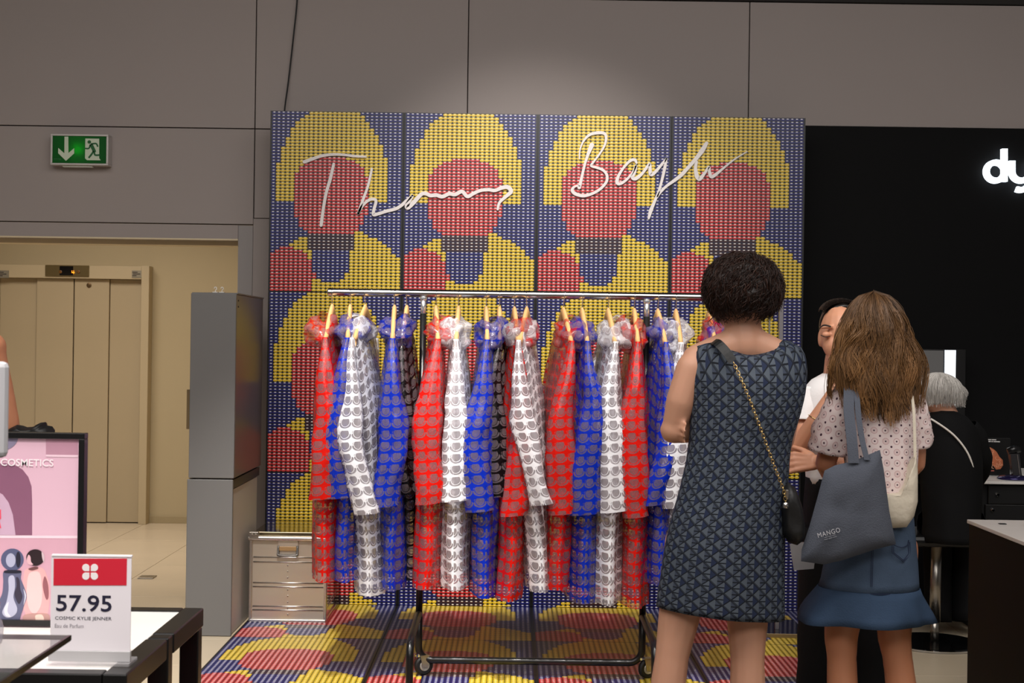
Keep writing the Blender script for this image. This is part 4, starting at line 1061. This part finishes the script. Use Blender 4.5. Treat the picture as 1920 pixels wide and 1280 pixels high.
for i in range(420):
    a = rnd.uniform(-1.3, 1.3); pts = []
    for j in range(10):
        t = j / 9; th = .98 + t * 1.1; d = Vector((math.sin(a) * .9, -math.cos(th), math.sin(th) if th < PI / 2 else math.sin(th)))
        pts.append(hc3 + Vector((math.sin(a) * math.sin(th * .8 + .3) * .076, -math.cos(th) * .092, math.sin(th) * math.cos(a * .7) * .101)) * rnd.uniform(.99, 1.02))
    ps.append((pts, .002, rnd.uniform(0, .5), rnd.uniform(0, .5)))
hair('hair', ps, hm3, p3, [(bl.v, bl.f, [.1] * len(bl.v)), (b2.v, b2.f, [.1] * len(b2.v))])
m_brow = M('brow_dark', (34, 22, 18), .7, var=0)
g = G(); g2 = G()
for s_, ex_ in ((1, 1549), (-1, 1595)):
    g.tube(smoothpath([J3(ex_ - 12 * s_, 615, -.066), J3(ex_ - 4 * s_, 609.5, -.080), J3(ex_ + 9 * s_, 612, -.0835)], 4), [.0016, .002, .0024, .0028, .003, .003, .003, .003, .0022], 6)
    g2.tube(smoothpath([J3(ex_ - 10 * s_, 628, -.070), J3(ex_ - 2 * s_, 631.5, -.080), J3(ex_ + 8 * s_, 630, -.079)], 4), .0014, 6)
g.make('eyebrows', m_brow, p3); g2.make('eyelashes', m_brow, p3)
G().ell(J3(1571, 665.5, -.085), (.019, .006, .0075)).make('lips', M('lips', (176, 86, 80), .45), p3, smooth=True)
c = J3(1532, 787, -.12); ax = (J3(1563, 736, -.13) - J3(1530, 790, -.12)).normalized(); o1 = ax.orthogonal().normalized(); o2 = ax.cross(o1)
G().tube([c + (o1 * math.cos(q) + o2 * math.sin(q)) * .034 for q in [2 * PI * j / 20 for j in range(21)]], .0018, 6, cap=False).make('bracelet', gold, p3, smooth=True)
c = J3(1541, 866, -.166); g = limb([c + Vector((-.012, 0, 0)), c + Vector((.0, 0, 0)), c + Vector((.014, 0, 0))], [.030, .031, .031], 18); obj('watch_strap', g[0], g[1], m_wsh, p3, smooth=True)
shoes('shoe', M('shoe_black', (20, 20, 20), .4), p3, [J3(1545, 1345, .02), J3(1618, 1350, .02)], -1)
tag(G().slabpx([(1481, 1020), (1503, 1016), (1532, 1018), (1526, 1066), (1489, 1069)], 4.72, .003).make('paper_sheet', M('paper_grey', (206, 204, 206), .7, var=.03)), 'pale grey paper sheet between the black bag and the tote', 'paper')
# ---------- seated woman with silver hair and her stool
D4 = 6.58
J4 = lambda x, y, d=0.: W(x, y, D4 + d)
p4 = thing('person', 'woman with short silver hair in black seated at the styling counter', 'person', Vector((J4(1780, 900).x, D4, .50)))
g = G(); g.ell(J4(1760, 738, .02), (.078, .095, .10)); g.cap(J4(1768, 760, .0), .05, J4(1776, 785, .0), .06)
g.ell(J4(1784, 840, .02), (.115, .09, .12)); g.ell(J4(1784, 920, .02), (.11, .09, .12)); g.ell(J4(1782, 970, .04), (.12, .10, .05))
for s_ in (-1, 1):
    g.chain([J4(1784 + s_ * 34, 812, .02), J4(1784 + s_ * 50, 880, .08), J4(1790 + s_ * 30, 900, .28)], [.034, .032, .024]); hand(g, J4(1790 + s_ * 30, 900, .28), (0, 1, 0), (0, 0, -1), -s_, .4, .95)
    g.chain([J4(1784 + s_ * 26, 985, .06), J4(1784 + s_ * 28, 985, .42), J4(1784 + s_ * 24, 1130, .36)], [.05, .035, .024]); a = J4(1784 + s_ * 24, 1130, .36); g.cap(a, .024, a + Vector((0, .02, -.01)), .02)
body(g, sk1, p4, .010)
m_btop = cloth('top_black', (13, 13, 14), .85, .1)
S = loft_px([(769, 1752, 1790, .058), (780, 1738, 1812, .085), (800, 1730, 1829, .11), (850, 1727, 1839, .13), (920, 1727, 1840, .135), (975, 1732, 1836, .15), (1013, 1730, 1838, .16)], D4, 48, .04, 2.)
arms_ = [limb([J4(1784 + s_ * 30, 800, .02), J4(1784 + s_ * 42, 820, .03), J4(1784 + s_ * 52, 860, .06), J4(1784 + s_ * 48, 892, .16), J4(1790 + s_ * 31, 900, .27)], [.045, .055, .055, .046, .036], 18, .1, s_) for s_ in (-1, 1)]
garment('top', merge(S, *arms_), m_btop, p4)
lg = [limb([J4(1784 + s_ * 26, 985, .04), J4(1784 + s_ * 28, 985, .38), J4(1784 + s_ * 26, 1030, .43), J4(1784 + s_ * 24, 1165, .36)], [.095, .075, .065, .06], 18, .06, s_) for s_ in (-1, 1)]
garment('trousers', merge(*lg), m_trs, p4)
hm4 = hairmat('hair_silver', (150, 144, 138), (238, 234, 228), .4)
hc4 = J4(1759, 733, .015); ps = []; rnd = random.Random(5)
for i in range(2000):
    a = rnd.uniform(0, 2 * PI); pts = []; L = rnd.uniform(1.5, 2.35); ph = rnd.uniform(0, 6); am = rnd.uniform(.002, .006); out = rnd.uniform(.98, 1.08)
    for j in range(12):
        t = j / 11; th = .08 + t * L; q = math.sin(min(th, 2.05)) * out; z = math.cos(th) if th < PI / 2 else -(th - PI / 2) * 1.0
        flip = .030 * max(0, t - .7) / .3 * max(0, math.cos(a) - .2)
        pts.append(hc4 + Vector((math.cos(a) * q * .094 + .012 * t + flip + am * math.sin(ph + t * 9), math.sin(a) * q * .104 + am * math.cos(ph + t * 8), z * .086)))
    ps.append((pts, rnd.uniform(.0009, .0019), rnd.uniform(.2, 1), rnd.uniform(.2, 1)))
bl = blob(hc4, (.091, .102, .085), .03, 4, 1.)
hair('hair', ps, hm4, p4, [(bl.v, bl.f, [.45] * len(bl.v))])
G().tube(smoothpath([J4(1733, 780, -.085), J4(1752, 789, -.105), J4(1788, 815, -.128), J4(1814, 848, -.128), J4(1826, 882, -.11), J4(1828, 905, -.10)], 5), .0045, 8).make('bag_strap', M('strap_white', (232, 226, 216), .6), p4, smooth=True)
sc = WF(1752, 1207); sl = thing('bar_stool', 'bar stool with steel column and round base under the silver-haired woman', 'stool', (sc.x, sc.y, 0))
G().lathe([(.004, .016), (.205, .014), (.215, .004), (.215, .0005), (.004, .0004)][::-1], (sc.x, sc.y, 0), 40).make('base', m_blackgloss, sl)
G().lathe([(.216, .001), (.222, .002), (.222, .010), (.216, .012)], (sc.x, sc.y, 0), 40, cap=False).make('base_ring', m_chrome, sl)
zs = W(1752, 1018, sc.y).z
G().tube([(sc.x, sc.y, .01), (sc.x, sc.y, .12)], .020, 16).make('column_foot', m_steel, sl, smooth=True)
G().tube([(sc.x, sc.y, .105), (sc.x + .004, sc.y, zs)], .0255, 18).make('column', m_steel, sl, smooth=True)
G().lathe([(.01, -.012), (.095, -.004), (.10, .002), (.01, .003)], (sc.x, sc.y, zs), 24).make('seat_plate', m_steel, sl)
bx((sc.x - .17, sc.y - .17, zs + .003), (sc.x + .24, sc.y + .2, zs + .055), .02).make('seat', M('stool_leather', (12, 12, 13), .4), sl)
# ---------- person at the left edge
D5 = 4.5
J5 = lambda x, y, d=0.: W(x, y, D5 + d)
p5 = thing('person', 'person at the left edge of the picture with bare arm, behind the pink poster', 'person', Vector((J5(-60, 900).x, D5, 0)))
g = G(); g.ell(J5(-90, 500), (.078, .095, .115)); g.cap(J5(-90, 560), .055, J5(-90, 610), .06)
g.cap(J5(-90, 625), .06, J5(-165, 650), .05); g.cap(J5(-90, 625), .06, J5(-18, 650), .05)
g.ell(J5(-90, 720), (.15, .09, .16)); g.ell(J5(-90, 850), (.13, .09, .15)); g.ell(J5(-90, 960), (.16, .11, .14))
for s_ in (-1, 1):
    an = J5(-90 + s_ * 40, 1440); g.chain([J5(-90 + s_ * 45, 1000), J5(-90 + s_ * 42, 1220), an], [.09, .06, .04]); foot(g, an, 1)
g.chain([J5(-18, 655), J5(2, 740, .02), J5(16, 798, .03)], [.046, .042, .036]); g.chain([J5(16, 798, .03), J5(-20, 830, .18)], [.036, .026]); hand(g, J5(-20, 830, .18), (-.6, .6, -.2), (0, 0, -1), 1, .5)
g.chain([J5(-162, 655), J5(-190, 800, .02), J5(-150, 880, .15)], [.046, .038, .026]); hand(g, J5(-150, 880, .15), (.3, .8, -.3), (0, 0, -1), -1, .5)
body(g, sk2, p5, .009)
S = loft_px([(615, -120, -60, .06), (632, -160, -22, .085), (700, -178, -4, .11), (800, -165, -18, .11), (960, -180, 0, .125), (1010, -180, 2, .13)], D5, 40, .04)
garment('top', S, m_btop, p5)
garment('trousers', merge(*[limb([J5(-90 + s_ * 42, 1000), J5(-90 + s_ * 42, 1220), J5(-90 + s_ * 40, 1420)], [.105, .075, .06], 18, .05) for s_ in (-1, 1)]), m_trs, p5)
bl = blob(J5(-90, 490, .0), (.092, .105, .115), .05, 4, 2.)
hair('hair', [], hm3, p5, [(bl.v, bl.f, [.2] * len(bl.v))])
shoes('shoe', M('shoe_grey', (50, 50, 52), .5), p5, [J5(-130, 1440), J5(-50, 1440)])
cl = thing('black_bag', 'black fabric bag just above the pink poster frame', 'bag', J5(55, 850, -.1))
pillow([(5, 812), (18, 803), (32, 796), (42, 801), (60, 800), (72, 797), (76, 792), (86, 791), (87, 797), (98, 799), (102, 806), (101, 870), (60, 880), (5, 875)], D5 - .12, .05, bgm, 'pouch', cl, .01, 3.)
# ------------------------------------------------------------------ styling counter on the right
dy_ = thing('shop_logo', 'illuminated white lowercase letters on the black wall', 'logo', W(1900, 361, DB - .03))
m_logo = M('logo_light', (235, 246, 255), .5, var=0, emit=2.6)
Dg = DB - .045
def ringpts(cx, cy, r, a0, a1, n=20): return [(cx + r * math.cos(math.radians(a0 + (a1 - a0) * k / n)), cy + r * math.sin(math.radians(a0 + (a1 - a0) * k / n))) for k in range(n + 1)]
def letter(strokes, w=10.5):
    g = G()
    for s_ in strokes: g.ribbon(s_, [w], Dg, .03, end=False)
    return g.make('letter', m_logo, dy_)
letter([ringpts(1868, 321, 17, 0, 360, 28), [(1884.5, 278.5), (1884.5, 300), (1884.5, 340)]])
letter([[(1899, 301), (1899, 318)] + ringpts(1916, 321, 17, 170, 10, 14) + [(1933, 318), (1933, 301)], [(1933, 301), (1933, 335)] + ringpts(1915, 337, 18.5, 10, 115, 10)])
letter([[(1976, 308), (1966, 305), (1956, 310), (1958, 319), (1968, 322), (1976, 328), (1972, 337), (1960, 338), (1950, 334)]], 9.5)
letter([ringpts(2009, 321, 17, 0, 360, 28)])
letter([[(2040, 342), (2040, 322)] + ringpts(2057, 321, 17, 185, 355, 14) + [(2074, 324), (2074, 342)]])
DK = 6.92
k0, k1 = W(1833, 902, DK), W(2060, 905, DK)
dk = thing('styling_desk', 'black styling desk with thin white top against the black wall', 'desk', ((k0.x + k1.x) / 2, DK + .3, 0))
bx((k0.x, DK, k0.z - .013), (k1.x + .4, DB - .02, k0.z), .002).make('top', m_white, dk)
m_dk = M('desk_black', (17, 17, 18), .45)
bx((k0.x + .04, DK + .05, .002), (k1.x + .4, DB - .03, k0.z - .014)).make('carcass', m_dk, dk)
for (ya_, yb_, xa_, kx, ky) in ((911, 944, 1852, 1870, 927), (947, 1010, 1846, 1861, 956)):
    a, b = W(xa_, yb_, DK + .04), W(1990, ya_, DK + .04)
    dr = bx((a.x, DK + .03, a.z), (b.x, DK + .05, b.z), .003).make('drawer', m_dk, dk)
    G().lathe([(.009, 0), (.010, -.006), (.006, -.012)], W(kx, ky, DK + .03), 12, 'Y').make('lock', m_chrome, dr)
cd = thing('counter_card', 'black advertising card with copper curled hair on the white desk top', 'card', W(1866, 893, 7.22))
bx(W(1838, 890.5, 7.22), W(1893, 821, 7.235), .001).make('card', M('card_black', (14, 14, 15), .35), cd)
m_cop = M('copper_hair', (190, 108, 72), .5, var=.35, scale=60); m_cop2 = M('copper_light', (226, 164, 128), .5, var=.2, scale=60)
g = G(); g2 = G(); rnd = random.Random(9)
g.slabpx([(1843, 834), (1852, 836), (1862, 841), (1869, 847), (1874, 856), (1880, 862), (1881, 872), (1876, 879), (1868, 880), (1862, 872), (1858, 864), (1850, 868), (1853, 872), (1848, 876), (1841, 875), (1842, 860)], 7.2188, .001)
for k in range(26):
    x, y = rnd.choice([(1850, 845), (1857, 850), (1864, 853), (1870, 862), (1874, 870), (1866, 872), (1847, 870), (1848, 858)]); x += rnd.uniform(-4, 4); y += rnd.uniform(-4, 4); r = rnd.uniform(2, 4.5); a0 = rnd.uniform(0, 360)
    g2.ribbon(ringpts(x, y, r, a0, a0 + 210, 7), [.5, .9, .9, .8, .8, .7, .6, .3], 7.2176, .0006, end=False)
im = g.make('hair_picture', m_cop, cd); g2.make('curl_highlights', m_cop2, cd)
m_tx = M('card_text', (214, 212, 210), .6, var=0)
for k, (x, y, w_) in enumerate(((1844, 824.6, 4), (1849, 824.8, 10), (1860, 825, 8), (1841, 828, 7), (1849, 828.2, 9), (1859, 828.4, 3), (1863, 828.6, 12))):
    bx(W(x, y, 7.2185), W(x + w_, y - 1.7, 7.2195)).make('text_line', m_tx, cd)
text('card_name', 'dyson', 1851, 878.5, 9, 3.4, 7.2165, m_tx, cd)
bx(W(1847, 883, 7.2165), W(1864, 881.4, 7.2175)).make('text_line', M('card_text_red', (190, 100, 84), .6, var=0), cd)
DV = 7.05
dv = thing('hair_styler', 'dark hair styling device standing on its charging base on the desk', 'hair styler', W(1897, 896, DV))
bp = W(1900, 896, DV); zt3 = k0.z
G().lathe([(.075, .0005), (.078, .006), (.066, .016), (.03, .022), (.004, .023)], (bp.x, DV, zt3), 28).make('charging_base', M('base_violet', (44, 38, 84), .15, .5, var=0), dv, smooth=True)
g = G(); a, b, c_, d_ = W(1898, 891, DV), W(1914, 891, DV), W(1909, 850, DV), W(1892, 850, DV)
for yy in (): pass
P = [a, b, c_, d_]; vs = [Vector((p.x, DV - .018, max(p.z, zt3 + .018))) for p in P] + [Vector((p.x, DV + .018, max(p.z, zt3 + .018))) for p in P]
obj('handle', vs, [(0, 1, 2, 3), (7, 6, 5, 4), (0, 4, 5, 1), (1, 5, 6, 2), (2, 6, 7, 3), (3, 7, 4, 0)], M('styler_grey', (66, 64, 66), .25, .4), dv)
G().tube([W(1912.5, 890, DV - .02), W(1907.5, 852, DV - .02)], .0025, 8).make('light_edge', m_chrome, dv)
G().tube([W(1890, 846, DV), W(1900, 843, DV), W(1912, 841, DV)], [.017, .021, .018], 14).make('head', m_blackmetal, dv, smooth=True)
DMi = 7.55
mi = thing('lit_mirror', 'rectangular styling mirror with bright vertical light strip on black wall', 'mirror', W(1746, 900, DMi))
bx(W(1696, 900, DMi + .006), W(1793, 655, DB - .02), .002).make('backboard', m_blackmetal, mi)
bx(W(1700, 896, DMi), W(1768.6, 657, DMi + .005)).make('mirror_glass', M('mirror_glass', (235, 235, 235), .02, 1., var=0), mi)
bx(W(1769.2, 896, DMi - .002), W(1791.5, 656.5, DMi + .005)).make('light_strip', M('strip_light', (235, 244, 255), .5, var=0, emit=3.2), mi)
# near counter
DN = 5.28
n0 = W(1813, 973.5, DN)
nc = thing('near_counter', 'dark counter with pale stone top in the right foreground', 'counter', (n0.x + .7, DN - .9, 0))
bx((n0.x, 2.6, n0.z - .014), (n0.x + 1.6, DN, n0.z), .002).make('top', M('stone_pale', (222, 214, 208), .3, var=.05, scale=12), nc)
bx((n0.x + .006, 2.62, .002), (n0.x + 1.58, DN - .008, n0.z - .0145), .002).make('carcass', M('counter_brown', (12, 10, 9), .6, spec=.2), nc)
ty_ = thing('black_tray', 'black square tray on the pale stone counter top', 'tray', W(1892, 985, 5.0))
q = n0.x + .155
bx((q, 4.80, n0.z + .0005), (q + .5, 5.12, n0.z + .028), .003).make('tray', M('tray_black', (20, 20, 21), .4), ty_)
bx((q + .07, 4.9, n0.z + .029), (q + .24, 5.06, n0.z + .10), .004).make('glass_block', M('glass_dark', (50, 50, 52), .08, var=0, alpha=.45), ty_)
tag(bx((n0.x + .075, 5.14, n0.z + .0004), (n0.x + .10, 5.16, n0.z + .003), .001).make('counter_inlay', m_blackmetal), 'small dark inlay on the far corner of the stone counter', 'inlay')
# ------------------------------------------------------------------ cosmetics table in the left foreground
ZTb = .78; XR = W(382, 1140, 3.25).x
tb_ = thing('display_table', 'white topped display table with black steel frame in the left foreground', 'table', (XR - .5, 2.95, 0))
bx((-2.0, 2.64, ZTb - .03), (XR - .045, 3.205, ZTb), .002).make('table_top', m_white, tb_)
for a, b in (((XR - .045, 2.965, ZTb - .04), (XR, 3.25, ZTb + .002)), ((XR - .045, 2.60, ZTb - .04), (XR, 2.905, ZTb + .002)), ((-2.0, 3.206, ZTb - .04), (XR - .046, 3.25, ZTb + .002)), ((-2.0, 2.60, ZTb - .04), (XR - .046, 2.638, ZTb + .002))):
    bx(a, b, .003).make('frame_bar', m_blackmetal, tb_)
for (x, y) in ((XR - .045, 2.925), (XR - .045, 3.208), (XR - .045, 2.602), (-1.95, 3.208), (-1.95, 2.602)):
    bx((x, y, .001), (x + .043, y + .038, ZTb - (.0 if y == 2.925 else .041)), .003).make('leg', m_blackmetal, tb_)
tag(bx((XR - .36, 2.72, .42), (XR - .075, 2.9, .735), .004).make('red_box', M('red_card', (200, 24, 40), .5), None), 'red box on the shelf beneath the white display table', 'box')
bx((-1.9, 2.66, .40), (XR - .046, 3.2, .418), .002).make('lower_shelf', m_blackmetal, tb_)
# price card
DP = 2.67
k_ = DP / F
pc = thing('price_card', 'upright price card with red header reading 57.95 on the white table', 'price card', Vector((W(168, 1250, DP).x, DP, ZTb)))
m_acr = M('acrylic', (236, 234, 238), .12, var=0, alpha=.28)
m_card = M('card_white', (240, 234, 240), .5, var=.01)
zcard = ZTb + .0005
bx((W(93, 1250, DP).x, DP + .0005, zcard + .028), (W(243.5, 1250, DP).x, DP + .003, W(168, 1041, DP).z), .0005).make('card', m_card, pc)
bx((W(89, 1250, DP).x, DP - .012, zcard), (W(245, 1250, DP).x, DP + .05, zcard + .008), .002).make('foot', m_acr, pc)
bx((W(90, 1250, DP).x, DP - .002, zcard + .008), (W(244, 1250, DP).x, DP + .008, zcard + .028), .001).make('foot_strip', M('acrylic_grey', (190, 188, 190), .2, var=0), pc)
bx((W(94, 1250, DP).x, DP - .001, W(168, 1044, DP).z), (W(244.5, 1250, DP).x, DP + .006, W(168, 1039.5, DP).z), .001).make('top_edge', M('acrylic_bright', (250, 246, 250), .2, var=0), pc)
Dq = DP - .0004
m_hd = M('header_red', (214, 36, 58), .5, var=.03)
hdp = G().slabpx([(100.5, 1047), (238, 1047), (237, 1097), (100, 1097)], Dq, .0007).make('header', m_hd, pc)
m_lob = M('logo_white', (250, 244, 244), .5, var=0); g = G()
for sx_, sy2 in ((-1, -1), (1, -1), (-1, 1), (1, 1)):
    cx2, cy2 = 168.8 + sx_ * 8, 1071.8 + sy2 * 8; pts = []
    for q in range(24):
        a = 2 * PI * q / 24; dx_, dyy = math.cos(a) * 6.9, math.sin(a) * 6.9
        if dx_ * sx_ < 0 and dyy * sy2 < 0: s3 = 6.6 / max(abs(dx_), abs(dyy)); dx_ *= s3; dyy *= s3; dx_ = max(-6.6, min(6.6, dx_)); dyy = max(-6.6, min(6.6, dyy))
        pts.append((cx2 + dx_, cy2 + dyy))
    g.slabpx(pts, Dq - .0006, .0005)
g.make('clover_logo', m_lob, hdp)
m_ink = M('ink_dark', (36, 34, 58), .5, var=0); m_ink2 = M('ink_grey', (150, 144, 152), .5, var=0)
text('price', '57.95', 105, 1145.5, 104, 31, Dq, m_ink, pc, bold=.012)
text('product_line', 'COSMIC KYLIE JENNER', 103, 1163, 106, 8, Dq, m_ink, pc)
text('type_line', 'Eau de Parfum', 102.5, 1176, 54, 7, Dq, m_ink2, pc)
# pink poster in black frame
DS2 = 3.02
po = thing('pink_poster', 'black framed pink cosmetics poster with perfume bottles standing on the white table', 'poster', Vector((W(60, 1180, DS2).x, DS2, ZTb)))
fx0, fx1, fz1 = W(-130, 1000, DS2).x, W(158, 1000, DS2).x, W(90, 811, DS2).z; fw = .0125
for a, b in (((fx0, fz1 - fw), (fx1, fz1)), ((fx0, ZTb + .003), (fx1, ZTb + .003 + fw)), ((fx0, ZTb + .003 + fw), (fx0 + fw, fz1 - fw)), ((fx1 - fw, ZTb + .003 + fw), (fx1, fz1 - fw))):
    bx((a[0], DS2 - .008, a[1]), (b[0], DS2 + .018, b[1]), .001).make('frame', m_blackmetal, po)
sh_ = bx((fx0 + .004, DS2, ZTb + .006), (fx1 - .004, DS2 + .010, fz1 - .004)).make('poster_sheet', M('poster_pink', (226, 186, 204), .4, var=.02, scale=3), po)
def closed(P, k=4):
    n = len(P); o = []
    for i in range(n):
        a, b, c, d = [Vector((*P[(i + q) % n], 0)) for q in (-1, 0, 1, 2)]
        for j in range(k):
            t = j / k; v = .5 * (2 * b + (c - a) * t + (2 * a - 5 * b + 4 * c - d) * t * t + (3 * b - a - 3 * c + d) * t ** 3); o.append((v.x, v.y))
    return o
def pp(name, poly, c, lay, par=sh_, rough=.45):
    if any(q in name for q in ('bottle', 'light', 'dark', 'base')): poly = closed(poly)
    return G().slabpx(poly, DS2 - .0005 * lay, .0004).make(name, M('print_' + name, c, rough, var=.05, scale=30), par)
pp('square', [(86, 820), (146, 821), (146, 853), (86, 852)], (190, 142, 162), 1)
pp('ledge', [(86, 852), (146, 853), (146, 857), (86, 856)], (240, 208, 222), 2)
pp('arch', [(-60, 872), (10, 868), (28, 872), (42, 880), (53, 894), (59, 912), (60, 940), (60, 1003), (-60, 1003)], (140, 92, 118), 1)
pp('inner_arch', [(-60, 925), (-10, 918), (5, 927), (16, 942), (24, 965), (29, 1003), (-60, 1003)], (205, 172, 196), 2)
pp('floor_band', [(-120, 1008), (145, 1009), (144, 1180), (-120, 1180)], (214, 166, 184), 1)
pp('white_edge', [(-120, 1003), (145, 1004), (145, 1009), (-120, 1008)], (244, 216, 228), 2)
pp('sphere', [(0 + 34 * math.cos(a), 818 + 27 * math.sin(a)) for a in [PI * k / 14 for k in range(15)]], (140, 132, 158), 2)
circ = lambda cx, cy, rx, ry, n=22: [(cx + rx * math.cos(2 * PI * k / n), cy + ry * math.sin(2 * PI * k / n)) for k in range(n)]
pp('silver_cap', circ(23, 1049, 21.5, 21), (86, 90, 124), 2); pp('silver_cap_light', circ(20, 1050, 9, 13), (176, 178, 204), 3); pp('silver_cap_dark', circ(34, 1049, 4.5, 15), (34, 32, 52), 3)
pp('silver_bottle', [(8, 1070), (38, 1070), (39, 1085), (45, 1100), (50, 1118), (45, 1135), (40, 1150), (34, 1166), (18, 1169), (4, 1164), (-8, 1150), (-4, 1130), (4, 1112), (6, 1090)], (96, 98, 128), 3)
pp('silver_light', [(16, 1082), (26, 1080), (28, 1100), (25, 1120), (32, 1140), (28, 1152), (14, 1158), (4, 1148), (12, 1128), (16, 1105)], (186, 188, 212), 4)
pp('silver_dark', [(30, 1082), (36, 1086), (38, 1105), (42, 1118), (36, 1132), (30, 1124), (27, 1112), (31, 1098)], (52, 46, 66), 4)
pp('pink_bottle', [(50, 1066), (78, 1064), (88, 1080), (93, 1105), (92, 1135), (86, 1158), (70, 1166), (54, 1160), (44, 1140), (42, 1110), (44, 1082)], (232, 176, 178), 2)
pp('pink_light', [(54, 1076), (72, 1072), (78, 1090), (78, 1130), (66, 1150), (54, 1140), (50, 1110)], (244, 202, 202), 3)
pp('pink_base', [(46, 1152), (88, 1150), (92, 1164), (80, 1170), (56, 1170), (45, 1166)], (196, 152, 146), 3)
pp('dark_cap', circ(66, 1045, 17, 15.5), (40, 24, 30), 3); pp('dark_cap_light', [(50, 1050), (53, 1040), (57, 1044), (58, 1053), (62, 1058), (54, 1058)], (224, 180, 190), 4)
pp('silver_neck_dark', [(10, 1069), (37, 1069), (37, 1074), (10, 1074)], (30, 30, 48), 4); pp('silver_rim_light', [(44, 1104), (49, 1117), (44, 1134), (46, 1118)], (206, 206, 222), 4); pp('silver_gloss_light', [(8, 1140), (16, 1128), (14, 1146), (20, 1156), (10, 1154)], (226, 226, 238), 5)
pp('pink_edge_dark', [(84, 1080), (90, 1096), (91, 1118), (87, 1124), (82, 1110), (80, 1094)], (150, 92, 100), 3); pp('pink_neck_dark', [(53, 1066), (66, 1062), (72, 1065), (60, 1069)], (110, 70, 72), 4); pp('pink_foot_light', [(66, 1154), (78, 1152), (82, 1162), (70, 1167)], (240, 214, 200), 4); pp('cap_rim_light', [(78, 1034), (83, 1042), (82, 1054), (79, 1046)], (214, 190, 198), 4)
m_cos = M('poster_letters', (244, 236, 240), .4, var=0)
text('poster_word', 'COSMETICS', 1, 873, 99, 13.5, DS2 - .003, m_cos, po, bold=.01)
pp('red_mark', [(-12, 955), (1.5, 955), (2, 972), (-1, 975), (2, 990), (-12, 990)], (232, 80, 104), 3)
# glass shelf, fixture and bottle nearest the camera
DGl = 2.13; gc = W(133, 1191, DGl); zg = gc.z
gl = thing('glass_shelf', 'dark-edged glass shelf plate in the lower left corner', 'shelf', (gc.x - .4, 1.8, 0))
m_gl, t_, b_ = newmat('shelf_glass'); b_.inputs['Base Color'].default_value = lin((90, 94, 92)); b_.inputs['Roughness'].default_value = .05; b_.inputs['Alpha'].default_value = .35
nn3 = noise_node(t_, 2); bump(t_, b_, nn3, .01)
bx((gc.x - .9, 1.3, zg - .007), (gc.x - .004, DGl, zg)).make('pane', m_gl, gl)
bx((gc.x - .004, 1.3, zg - .008), (gc.x, DGl, zg + .0005)).make('edge', M('glass_edge', (22, 26, 25), .15, var=.05), gl)
bx((gc.x - .9, DGl + .0002, zg - .007), (gc.x, DGl + .003, zg)).make('edge', M('glass_edge_light', (128, 132, 126), .2, var=.05), gl)
for y in (1.4, 2.0): bx((gc.x - .88, y, .001), (gc.x - .85, y + .03, zg - .0075), .002).make('leg', m_blackmetal, gl)
DFx = 2.0
fxp = thing('white_fixture', 'blurred white display panel at the left picture edge', 'display panel', W(-30, 900, DFx))
a, b = W(-70, 858, DFx), W(11.5, 678, DFx)
bx((a.x, DFx, a.z), (b.x, DFx + .02, b.z), .008).make('panel', M('fixture_white', (190, 190, 194), .4, var=.02), fxp)
c = W(-40, 900, DFx); bx((c.x - .012, DFx, zg + .001), (c.x + .012, DFx + .018, a.z + .01), .002).make('post', m_steel, fxp)
pb = W(-14, 1235, 2.06); bt_ = thing('perfume_bottle', 'clear glass perfume bottle cut by the left picture edge', 'bottle', (pb.x, 2.06, zg + .0005))
G().lathe([(.004, 0), (.012, .001), (.014, .008), (.015, .022), (.012, .034), (.006, .042), (.006, .047)], (pb.x, 2.06, zg + .0008), 20).make('flask', M('flask_glass', (214, 206, 220), .05, var=0, alpha=.4), bt_, smooth=True)
G().lathe([(.003, 0), (.009, .004), (.0095, .012), (.003, .019)], (pb.x, 2.06, zg + .048), 16).make('stopper', m_chrome, bt_, smooth=True)
